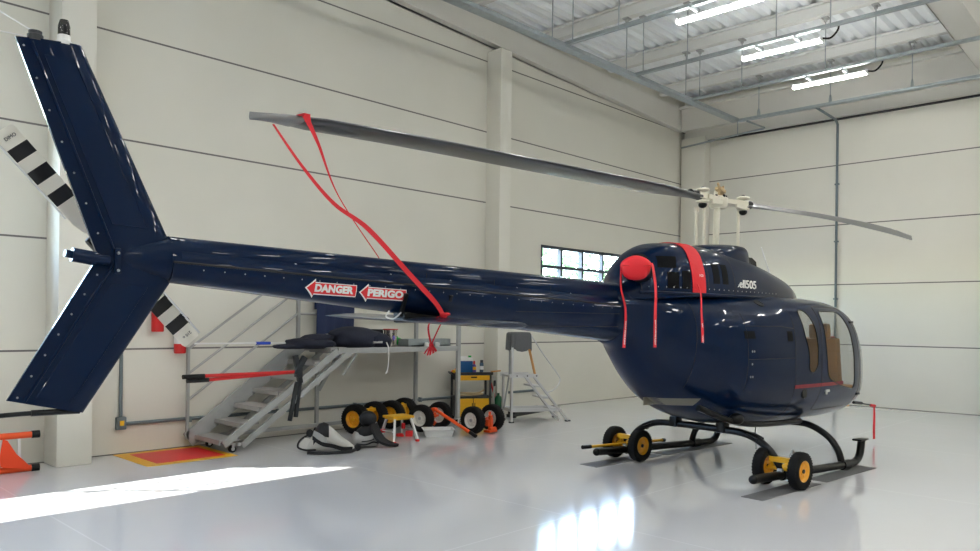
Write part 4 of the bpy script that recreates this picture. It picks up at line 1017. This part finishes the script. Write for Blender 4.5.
MB().tube([(.26, -.22, .07), (.27, -.26, -.02), (.265, -.265, -.22), (.25, -.265, -.32), (.23, -.27, -.36)], .008, n=6).box((.235, -.27, -.36), (.05, .015, .02), Matrix.Rotation(-.5, 4, 'Y')).build('pull_cord', WHITE, t)
t = lump('folded_cover', [((0, 0, .06), (.36, .22, .075), .02), ((.10, 0, .13), (.22, .18, .06), -.06), ((-.30, -.03, .025), (.28, .12, .035), .0)], NAVYC, None, .03)
t.location = (5.80, 8.95, Dk); tag(t, 'dark navy folded cover heaped at the top of the stair', 'cover')
t = thing('cleaning_pole', 'long pale pole with a blue sleeve lying across the stair top', 'pole', (6.35, 9.02, Dk+.065))
MB().cyl((-2.15, 0, .01), (.0, 0, .0), .011, n=10).build('shaft', WHITE, t)
MB().cyl((-1.33, 0, .006), (-1.13, 0, .005), .020, n=12).build('sleeve', BLUEP, t)
t = thing('steel_bucket', 'shiny steel bucket with red marks on the platform deck', 'bucket', (7.17, 8.95, Dk))
MB().lathe([(0, 0), (.078, 0), (.082, .01), (.102, .25), (.108, .255), (.100, .255), (.092, .03), (0, .03)]).build('body', mat('polished_steel', (.62, .58, .53), .22, metal=.9), t)
ring_lathe(MB(), [(.109, .252), (.111, .258), (.107, .264), (.104, .256), (.109, .252)], 'Y').b.free()
MB().lathe([(.1035, .246), (.112, .25), (.112, .262), (.1035, .262)]).build('rim', REDP, t)
MB().ball((-.012, -.092, .13), .03, (.8, .35, 1.3), 12, 8).build('sticker', PURP, t)
t = MB().box((0, 0, .12), (.15, .18, .24), bev=.02).box((0, 0, .245), (.17, .20, .015), bev=.004).build('tool_case', BAGB); t.location = (7.06, 9.16, Dk); tag(t, 'black upright case standing beside the steel bucket', 'case')
t = lump('green_rag', [((0, 0, .06), (.13, .09, .05), .3), ((-.10, 0, .11), (.06, .05, .06), .5), ((.12, 0, .025), (.12, .07, .025), .1)], GREEN, None, .04); t.location = (7.48, 9.12, Dk); tag(t, 'crumpled green rag on the platform deck beside the steel bucket', 'rag')
t = thing('metal_tray', 'long grey metal tray standing along the platform edge', 'tray', (7.82, 8.92, Dk))
MB().box((0, 0, .01), (.86, .24, .02)).box((0, -.115, .055), (.86, .01, .11)).box((0, .115, .055), (.86, .01, .11)).box((-.425, 0, .055), (.01, .23, .11)).box((.425, 0, .055), (.01, .23, .11)).build('body', GALV, t, smooth=False)
for k, x in enumerate((-.12, .10)):
    t = MB().lathe([(0, 0), (.035, 0), (.035, .05), (.02, .06), (0, .06)]).build('white_canister', WHITE); t.location = (7.82+x, 8.74, Dk); tag(t, ['small white canister on the deck edge left of the red tassel', 'small white canister on the deck edge right of the red tassel'][k], 'canister', 'white canisters on the deck edge')
t = thing('blue_sheet', 'dark blue sheet hung over the guard rail of the platform', 'sheet', (6.455, Y1-.03, 1.43))
m = MB(); rings = []
for i in range(25):
    x = -.325+.65*i/24; w_ = .012*math.sin(i*1.1)+.006*math.sin(i*2.3)
    rings.append([(x, w_-.0, 0), (x, w_*.6-.01, .3), (x, -.024, .90), (x, .02, .925), (x, .06, .90), (x, .06+w_*.5, .35), (x, .055+w_*.5, .35), (x, .054, .90), (x, .02, .918), (x, -.018, .89), (x, w_*.6-.004, .3), (x, w_+.006, 0)])
m.rings(rings).build('sheet', BLUEC, t, angle=60)
# red tow bar laid across the stair
t = thing('bolt_cutter', 'long red handled cutter with black grips laid across the stair', 'bolt cutter', (4.90, 8.62, .925))
for y, z in ((0, .03), (.02, -.02)):
    MB().cyl((-.78+y*3, y, z), (.46, .01, .03), .021, n=10).build('handle', REDP, t)
    MB().cyl((-1.02+y*3, y, z-.002), (-.76+y*3, y, z), .026, n=10).build('grip', BLACKP, t)
MB().bar((.46, .01, .0), (.60, .01, .22), .05, .07).bar((.47, .03, .24), (.55, .03, -.12), .06, .05).bar((.50, .03, -.10), (.40, .03, -.60), .045, .035).bar((.56, .05, -.08), (.50, .05, -.56), .045, .035).box((.52, .03, .02), (.09, .07, .12), bev=.01).build('jaw', CHAR, t)

# ---------------------------------------------------------------- tool trolley with what stands on it
t = thing('tool_trolley', 'yellow and charcoal tool trolley behind the platform post', 'trolley', (9.02, 9.10, 0), math.radians(-30))
t.scale = (.73, .80, .98)
CX0, CX1, CY0, CY1 = -.43, .42, -.20, .20
for x in (CX0+.02, CX1-.02):
    for y in (CY0+.02, CY1-.02): MB().box((x, y, .42), (.045, .045, .70), bev=.006).build('post', CHAR, t)
MB().box((0, 0, .775), (.90, .46, .03), bev=.008).box((0, -.225, .79), (.90, .015, .04)).build('top_shelf', CHAR, t)
MB().box((0, 0, .385), (.86, .42, .03), bev=.006).build('middle_shelf', CHAR, t)
MB().box((0, 0, .715), (.80, .40, .09)).build('drawer_housing', CHAR, t, smooth=False)
d = MB().box((0.0, -.215, .715), (.74, .02, .085), bev=.006).build('drawer', YEL, t); MB().box((0, -.228, .725), (.14, .012, .022), bev=.004).build('handle', BLACKP, d)
MB().box((0, .01, .215), (.82, .40, .31)).build('cabinet', CHAR, t, smooth=False)
for s in (-1, 1):
    d = MB().box((s*.185, -.20, .215), (.355, .02, .30), bev=.006).build('door', YEL, t); MB().box((s*.03, -.214, .26), (.015, .012, .06)).build('handle', BLACKP, d)
for x in (CX0+.05, CX1-.05):
    for y in (CY0+.05, CY1-.05): MB().cyl((x-.015, y, .035), (x+.015, y, .035), .035, n=14).box((x, y, .068), (.05, .05, .01)).build('caster', RUBBER, t)
MB().tube([(CX0-.0, -.16, .76), (CX0-.07, -.14, .80), (CX0-.07, .14, .80), (CX0, .16, .76)], .014, n=8).build('push_handle', CHAR, t)
tz = .776
def tp(x, y, z): c, s = math.cos(math.radians(-30)), math.sin(math.radians(-30)); x *= .73; y *= .8; return (9.02+c*x-s*y, 9.10+s*x+c*y, z)
def top(name, lab, cat, x, y): return thing(name, lab, cat, tp(x, y, tz), math.radians(-30))
t = top('jug', 'translucent jug of blue liquid on the yellow trolley', 'jug', -.15, .0)
MB().box((0, 0, .10), (.24, .15, .20), bev=.02).build('liquid_body', BLUEL, t); MB().box((0, 0, .225), (.235, .145, .06), bev=.022).box((-.03, 0, .262), (.12, .03, .03), bev=.01).build('shoulder', WHITE, t); MB().cyl((.08, 0, .25), (.08, 0, .285), .026, n=14).build('cap', GREEN, t)
t = top('bottle', 'small bottle with a red cap between the jug and the spray can', 'bottle', .06, -.02)
MB().lathe([(0, 0), (.032, 0), (.034, .01), (.034, .11), (.018, .14), (.016, .15), (0, .15)]).build('body', PURP, t); MB().lathe([(.0348, .05), (.0348, .10)]).build('label', YEL, t); MB().lathe([(0, .145), (.018, .145), (.018, .185), (.008, .20), (0, .20)]).build('cap', REDP, t)
t = top('spray_can', 'slim dark spray can standing on the right of the trolley top', 'can', .25, .02)
MB().lathe([(0, 0), (.033, 0), (.033, .15), (.028, .165), (0, .165)]).build('body', mat('can_blue', (.05, .10, .16), .35, metal=.4), t); MB().lathe([(0, .16), (.026, .162), (.026, .205), (.018, .212), (0, .212)]).build('cap', CHAR, t); MB().lathe([(.0338, .05), (.0338, .11)]).build('label', WHITE, t)
t = lump('work_glove', [((0, 0, .03), (.12, .07, .03), 0), ((.07, .02, .05), (.09, .05, .03), .2)], ORAF, None, .03); t.location = tp(-.33, .08, tz); t.scale = (.8, .8, .8); tag(t, 'orange work glove lying left of the blue jug on the trolley', 'glove')
t = thing('caulking_gun', 'yellow tipped tool lying at the left corner of the trolley', 'tool', tp(-.40, -.12, tz)); MB().cyl((-.05, 0, .03), (.10, .02, .03), .028, n=12).build('body', YEL, t); MB().cyl((.10, .02, .03), (.20, .03, .03), .02, n=10).build('nozzle', TAN, t)
t = thing('screwdriver', 'tool with a brown handle sticking out over the trolley right edge', 'tool', tp(.44, -.14, tz), math.radians(-12)); MB().cyl((-.02, 0, .02), (.16, -.03, .035), .013, n=10).build('handle', TAN, t); MB().cyl((-.17, .02, .012), (-.02, 0, .02), .005, n=8).build('shaft', ALU, t)
t = thing('rubber_hose', 'pale hose coiled on the middle shelf of the trolley', 'hose', tp(0, 0, .393), math.radians(-30)); t.scale = (.72, .8, 1); MB().tube([(-.30, -.1, .018), (0, -.14, .02), (.25, -.1, .03), (.15, .08, .03), (-.2, .06, .04), (-.25, -.06, .05), (.1, -.13, .05), (.28, -.12, .10)], .014, n=8).build('coil', WOOD, t)
t = thing('hanging_hose', 'thin grey tool hanging down the right side of the trolley', 'tool', tp(.50, -.1, .62)); MB().tube([(0, 0, .10), (.025, -.01, .0), (.01, 0, -.16), (.02, 0, -.36), (.015, 0, -.52)], .012, n=8).build('tube', ALUS, t); MB().box((.02, -.01, -.02), (.035, .03, .10), bev=.008).build('gun', CHAR, t)

# ---------------------------------------------------------------- step stool, tray, bags
t = thing('step_stool', 'small step stool with a yellow top and red feet', 'stool', (6.66, 8.12, 0), -.10)
MB().box((0, 0, .325), (.34, .28, .035), bev=.012).box((0, 0, .30), (.30, .22, .02)).build('seat', YEL, t)
for x, y, tx, ty in ((-.24, -.26, -.13, -.11), (.15, -.24, .13, -.11), (-.12, .25, -.12, .11), (.22, .24, .13, .11)):
    lg = MB().bar((x, y, .03), (tx, ty, .30), .028, .028).build('leg', ALUS, t); MB().box((x, y, .016), (.045, .045, .032), bev=.008).build('foot', SIGNRED, lg)
MB().bar((-.215, -.20, .15), (-.15, .20, .13), .014, .014).bar((.15, -.19, .15), (.21, .19, .13), .014, .014).build('brace', ALUS, t)
MB().box((-.14, .17, .12), (.06, .05, .05), bev=.012).box((.08, -.0, .19), (.04, .05, .08), bev=.012).box((.10, .12, .05), (.09, .05, .045), bev=.012).build('hinge', SIGNRED, t)
t = thing('white_tray', 'shallow white plastic tray on the floor below the orange handle', 'tray', (7.33, 8.05, 0), -.62)
m = MB(); rr = lambda a, b, z: [(-a, -b, z), (a, -b, z), (a, b, z), (-a, b, z)]
m.rings([rr(.18, .12, 0), rr(.21, .145, .10), rr(.225, .16, .10), rr(.225, .16, .108), rr(.20, .135, .108), rr(.172, .112, .012)]).build('body', WHITE, t, smooth=False)
t = thing('chock', 'red wheel chock on the floor left of the white tray', 'chock', (7.05, 8.35, 0), .8); MB().prism([(-.10, 0), (.10, 0), (.02, .07), (-.04, .07)], -.05, .05, 'Y').build('body', SIGNRED, t, smooth=False)
BX, BYY = 5.40, 7.99
t = thing('sports_bag', 'slumped white and black sports bag on the floor', 'bag', (BX, BYY, 0), -.55)
def bagbody(st, m, name, par, n=18, amp=.03):
    rings = []
    for (x, yc, w, z0, h) in st:
        r = []
        for k in range(n):
            a = 2*PI*k/n; c, s = math.cos(a), math.sin(a); q = 1+amp*noise.noise(Vector((x*6, c*2, s*2)))*2
            r.append((x, yc+w*math.copysign(abs(c)**.75, c)*q, z0+h*(.5+.5*math.copysign(abs(s)**.8, s))*q))
        rings.append(r)
    return MB().rings(rings).build(name, m, par, angle=70)
bagbody([(-.22, 0, .10, .03, .06), (-.16, 0, .13, .02, .19), (-.06, .02, .15, .01, .31), (.03, .02, .16, .005, .335), (.10, .02, .16, .005, .27), (.20, .01, .15, .005, .17), (.30, 0, .12, .005, .10), (.36, 0, .05, .01, .05)], BAGW, 'body', t)
bagbody([(-.15, .0, .142, .07, .165), (-.08, .02, .158, .14, .20), (-.02, .02, .166, .16, .205), (.035, .02, .168, .15, .195)], BAGB, 'black_panel', t)
MB().ribbon([(-.16, -.14, .20), (-.05, -.18, .13), (.08, -.19, .10), (.20, -.17, .06), (.32, -.12, .05)], (0, -.01, .05), t=.01).build('side_band', BAGB, t)
MB().ribbon([(-.15, -.12, .25), (-.08, -.17, .215), (.0, -.185, .16)], (.02, -.0, .07), t=.012).build('pocket_flap', BAGG, t)
m = MB().tube([(-.20, .0, .22), (-.30, -.03, .16), (-.33, -.06, .08), (-.24, -.10, .045), (-.12, -.14, .05)], .012, n=8); m.build('handle_loop', BAGB, t)
MB().prism([(-.31, .05), (-.22, .03), (-.14, .05), (-.16, .17), (-.25, .19), (-.31, .12)], -.07, -.05, 'Y').build('end_flap', BAGW, t)
MB().ball((-.19, .0, .235), .05, (.9, 1.1, 1), 12, 8).build('end_cap', BAGB, t)
MB().tube([(-.22, -.16, .02), (-.05, -.19, .018), (.15, -.185, .02), (.30, -.13, .02), (.37, -.04, .03)], .02, n=8).ball((.39, -.04, .05), .045, u=12, v=8).build('base_piping', BAGB, t)
t = thing('shoe_bag', 'dark open sports bag with grey sides standing by the step stool', 'bag', (6.02, 7.97, 0), -.45)
bagbody([(-.20, 0, .10, .005, .13), (-.15, 0, .13, .005, .20), (-.05, 0, .14, .005, .15), (.05, 0, .14, .005, .17), (.12, 0, .12, .005, .22)], BAGG, 'body', t)
bagbody([(-.12, .02, .10, .10, .12), (-.06, .02, .11, .10, .16), (.02, .02, .11, .10, .16), (.08, .02, .10, .12, .16)], BAGB, 'dark_opening', t)
MB().ribbon([(.07, -.06, .30), (.10, -.10, .20), (.16, -.13, .10), (.26, -.15, .045), (.36, -.16, .025)], [(.10, .10, 0), (.11, .11, 0), (.12, .12, 0), (.11, .11, 0), (.05, .05, 0)], t=.035).build('front_flap', BAGB, t)
MB().ribbon([(-.16, -.14, .06), (-.05, -.155, .05), (.05, -.155, .08), (.12, -.14, .06)], (0, 0, .02), t=.01).ribbon([(-.10, -.15, .09), (0, -.16, .10), (.06, -.15, .12)], (0, 0, .012), t=.01).build('side_print', BAGB, t)
t = thing('helmet', 'round black helmet resting on the dark sports bag', 'helmet', (6.10, 8.06, .285))
MB().ball((0, 0, .06), .115, (1, 1, .9), 20, 14).build('shell', BAGB, t); MB().tube([(.06, -.08, .02), (.12, -.06, -.06), (.13, -.02, -.12)], .016, n=8).build('strap', BAGG, t)

# ---------------------------------------------------------------- aluminium step platform with a cloth on top
t = thing('step_ladder', 'aluminium platform step ladder with a grey cloth draped on top', 'ladder', (9.15, 8.30, 0), math.radians(-28))
WD = .55; WP = .42
for y, z in ((0, 1.22), (WP, .78)):
    p = MB().bar((0, y, .02), (0, y, z), .055, .03, up=(1, 0, 0)).build('post', ALUS, t, smooth=False); MB().box((0, y, .012), (.08, .05, .024), bev=.006).build('foot', CHAR, p)
for y in (0, WD):
    p = MB().bar((.98, y, .02), (.36, y if y == 0 else WP, .77), .03, .07, up=(0, 1, 0)).build('stringer', ALUS, t, smooth=False); MB().box((.99, y, .012), (.09, .05, .024), bev=.006).build('foot', CHAR, p)
MB().bar((.82, -.02, .02), (.20, -.02, .77), .03, .05, up=(0, 1, 0)).build('stringer', ALUS, t, smooth=False)
for k in range(3):
    z = .20+k*.19; x = .98-(z-.02)*.826
    MB().box((x-.04, WD/2, z), (.14, WD-.03, .025)).build('step', ALUS, t, smooth=False)
MB().box((.20, WP/2, .755), (.46, WP+.02, .03)).box((.20, -.012, .76), (.50, .02, .06)).box((.20, WP+.012, .76), (.50, .02, .06)).build('platform', ALUS, t, smooth=False)
for y in (-.005, WP): MB().bar((0, y, .20), (.86, y, .20), .022, .05).build('lower_rail', ALUS, t, smooth=False)
MB().bar((0, 0, .20), (0, WP, .20), .03, .05).build('cross_rail', ALUS, t, smooth=False)
MB().bar((.10, WP-.03, .76), (.05, .26, 1.22), .03, .03).bar((-.02, WP-.10, .2), (.06, .1, 1.22), .02, .02).build('back_post', STEEL, t, smooth=False)
MB().bar((.41, .02, .77), (.29, .02, 1.24), .035, .03).build('brown_post', TAN, t, smooth=False)
MB().box((.16, .13, 1.235), (.34, .27, .03)).build('top_shelf', ALUS, t, smooth=False)
MB().tube([(.36, .08, 1.42), (.56, .06, 1.12), (.82, .04, .78), (.86, .04, .66), (.74, .02, .52), (.60, .0, .48)], .010, n=8).build('hand_hoop', ALU, t)
for x in (.08, .26, .42, .55, .66): MB().cyl((x, -.03, .76 if x < .5 else .77-(x-.36)*1.2), (x, -.02, .76 if x < .5 else .77-(x-.36)*1.2), .012, n=8).build('rivet', CHAR, t)
t = thing('grey_cloth', 'grey cloth draped over the top of the step ladder', 'cloth', (9.15, 8.30, 1.25), math.radians(-28))
m = MB(); rings = []; N = 40
for j, (z, g) in enumerate(((.215, .02), (.22, .72), (.215, .92), (.19, 1.0), (.10, 1.03), (0, 1.05), (-.07, 1.06))):
    r = []
    for k in range(N):
        a = 2*PI*k/N; c, s = math.cos(a), math.sin(a); w_ = (1+.035*math.sin(7*a+1)+.02*math.sin(13*a))*(1 if j > 3 else 1-.0*j) if j > 2 else 1
        zz = z+(.018*math.sin(5*a)+.012*math.sin(9*a) if j == 6 else 0)
        r.append((.16+.185*g*w_*math.copysign(abs(c)**.45, c), .13+.15*g*w_*math.copysign(abs(s)**.45, s), zz))
    rings.append(r)
m.rings(rings, True, True, False).build('cloth', GREYC, t, angle=70)
t = thing('green_bottle', 'green gas bottle on the floor behind the step ladder', 'bottle', (9.50, 8.92, 0)); MB().lathe([(0, 0), (.075, 0), (.08, .01), (.08, .30), (.05, .36), (.02, .38), (.02, .42), (0, .42)]).build('body', GREEND, t)
t = thing('pry_bar', 'dark red bar leaning on the wall behind the step ladder', 'bar', (9.62, 9.05, 0)); MB().cyl((.03, -.02, .01), (-.10, .07, .58), .016, n=8).build('shaft', REDP, t)
t = thing('jack_stand', 'low black jack on the floor under the step ladder', 'jack', (10.08, 8.72, 0), -.1); MB().bar((-.42, 0, .06), (.40, .02, .11), .16, .08).bar((-.42, -.1, .03), (-.42, .1, .03), .05, .05).box((.1, 0, .14), (.3, .14, .06), bev=.01).build('body', CHAR, t); MB().cyl((.16, -.09, .10), (.34, -.09, .10), .03, n=10).build('cylinder', STEEL, t)

# ---------------------------------------------------------------- orange barrier lying at the left edge
t = thing('folding_barrier', 'orange and white folding barrier lying on its side by the wall', 'barrier', (2.2, 9.06, 0), -.04)
for z in (.385, .035):
    r_ = MB().cyl((-.9, 0, z), (.28, 0, z), .034, n=14).build('rail', ORA, t); MB().cyl((.26, 0, z), (.335, 0, z), .040, n=14).build('end_cap', BLACKP, r_)
for x in (-.46, -.14, .0, .155): MB().bar((x, .0, .05), (x-.01, .0, .37), .028, .018).build('slat', WHITE, t)
MB().rings([[(-.0, -.045, .335), (.02, -.05, .33)], [(-.02, -.06, .20), (.09, -.07, .17)], [(.0, -.07, .075), (.20, -.08, .055)]], False, False, False).b.free()
f = MB(); top_ = [(-.005, -.040, .36), (.035, -.043, .345), (.115, -.055, .20), (.175, -.065, .135), (.255, -.05, .04), (.21, -.06, .03), (.12, -.065, .055), (.03, -.055, .065), (-.025, -.05, .08), (-.035, -.05, .17)]
f.rings([top_, [(p[0], p[1]+.018, p[2]) for p in top_]]).build('warning_flag', ORAF, t, angle=30)
t = thing('green_box', 'dark green box half cut by the left picture edge behind the barrier', 'box', (1.95, 9.30, 0)); MB().box((0, 0, .13), (.34, .2, .26), bev=.01).build('body', GREEND, t)
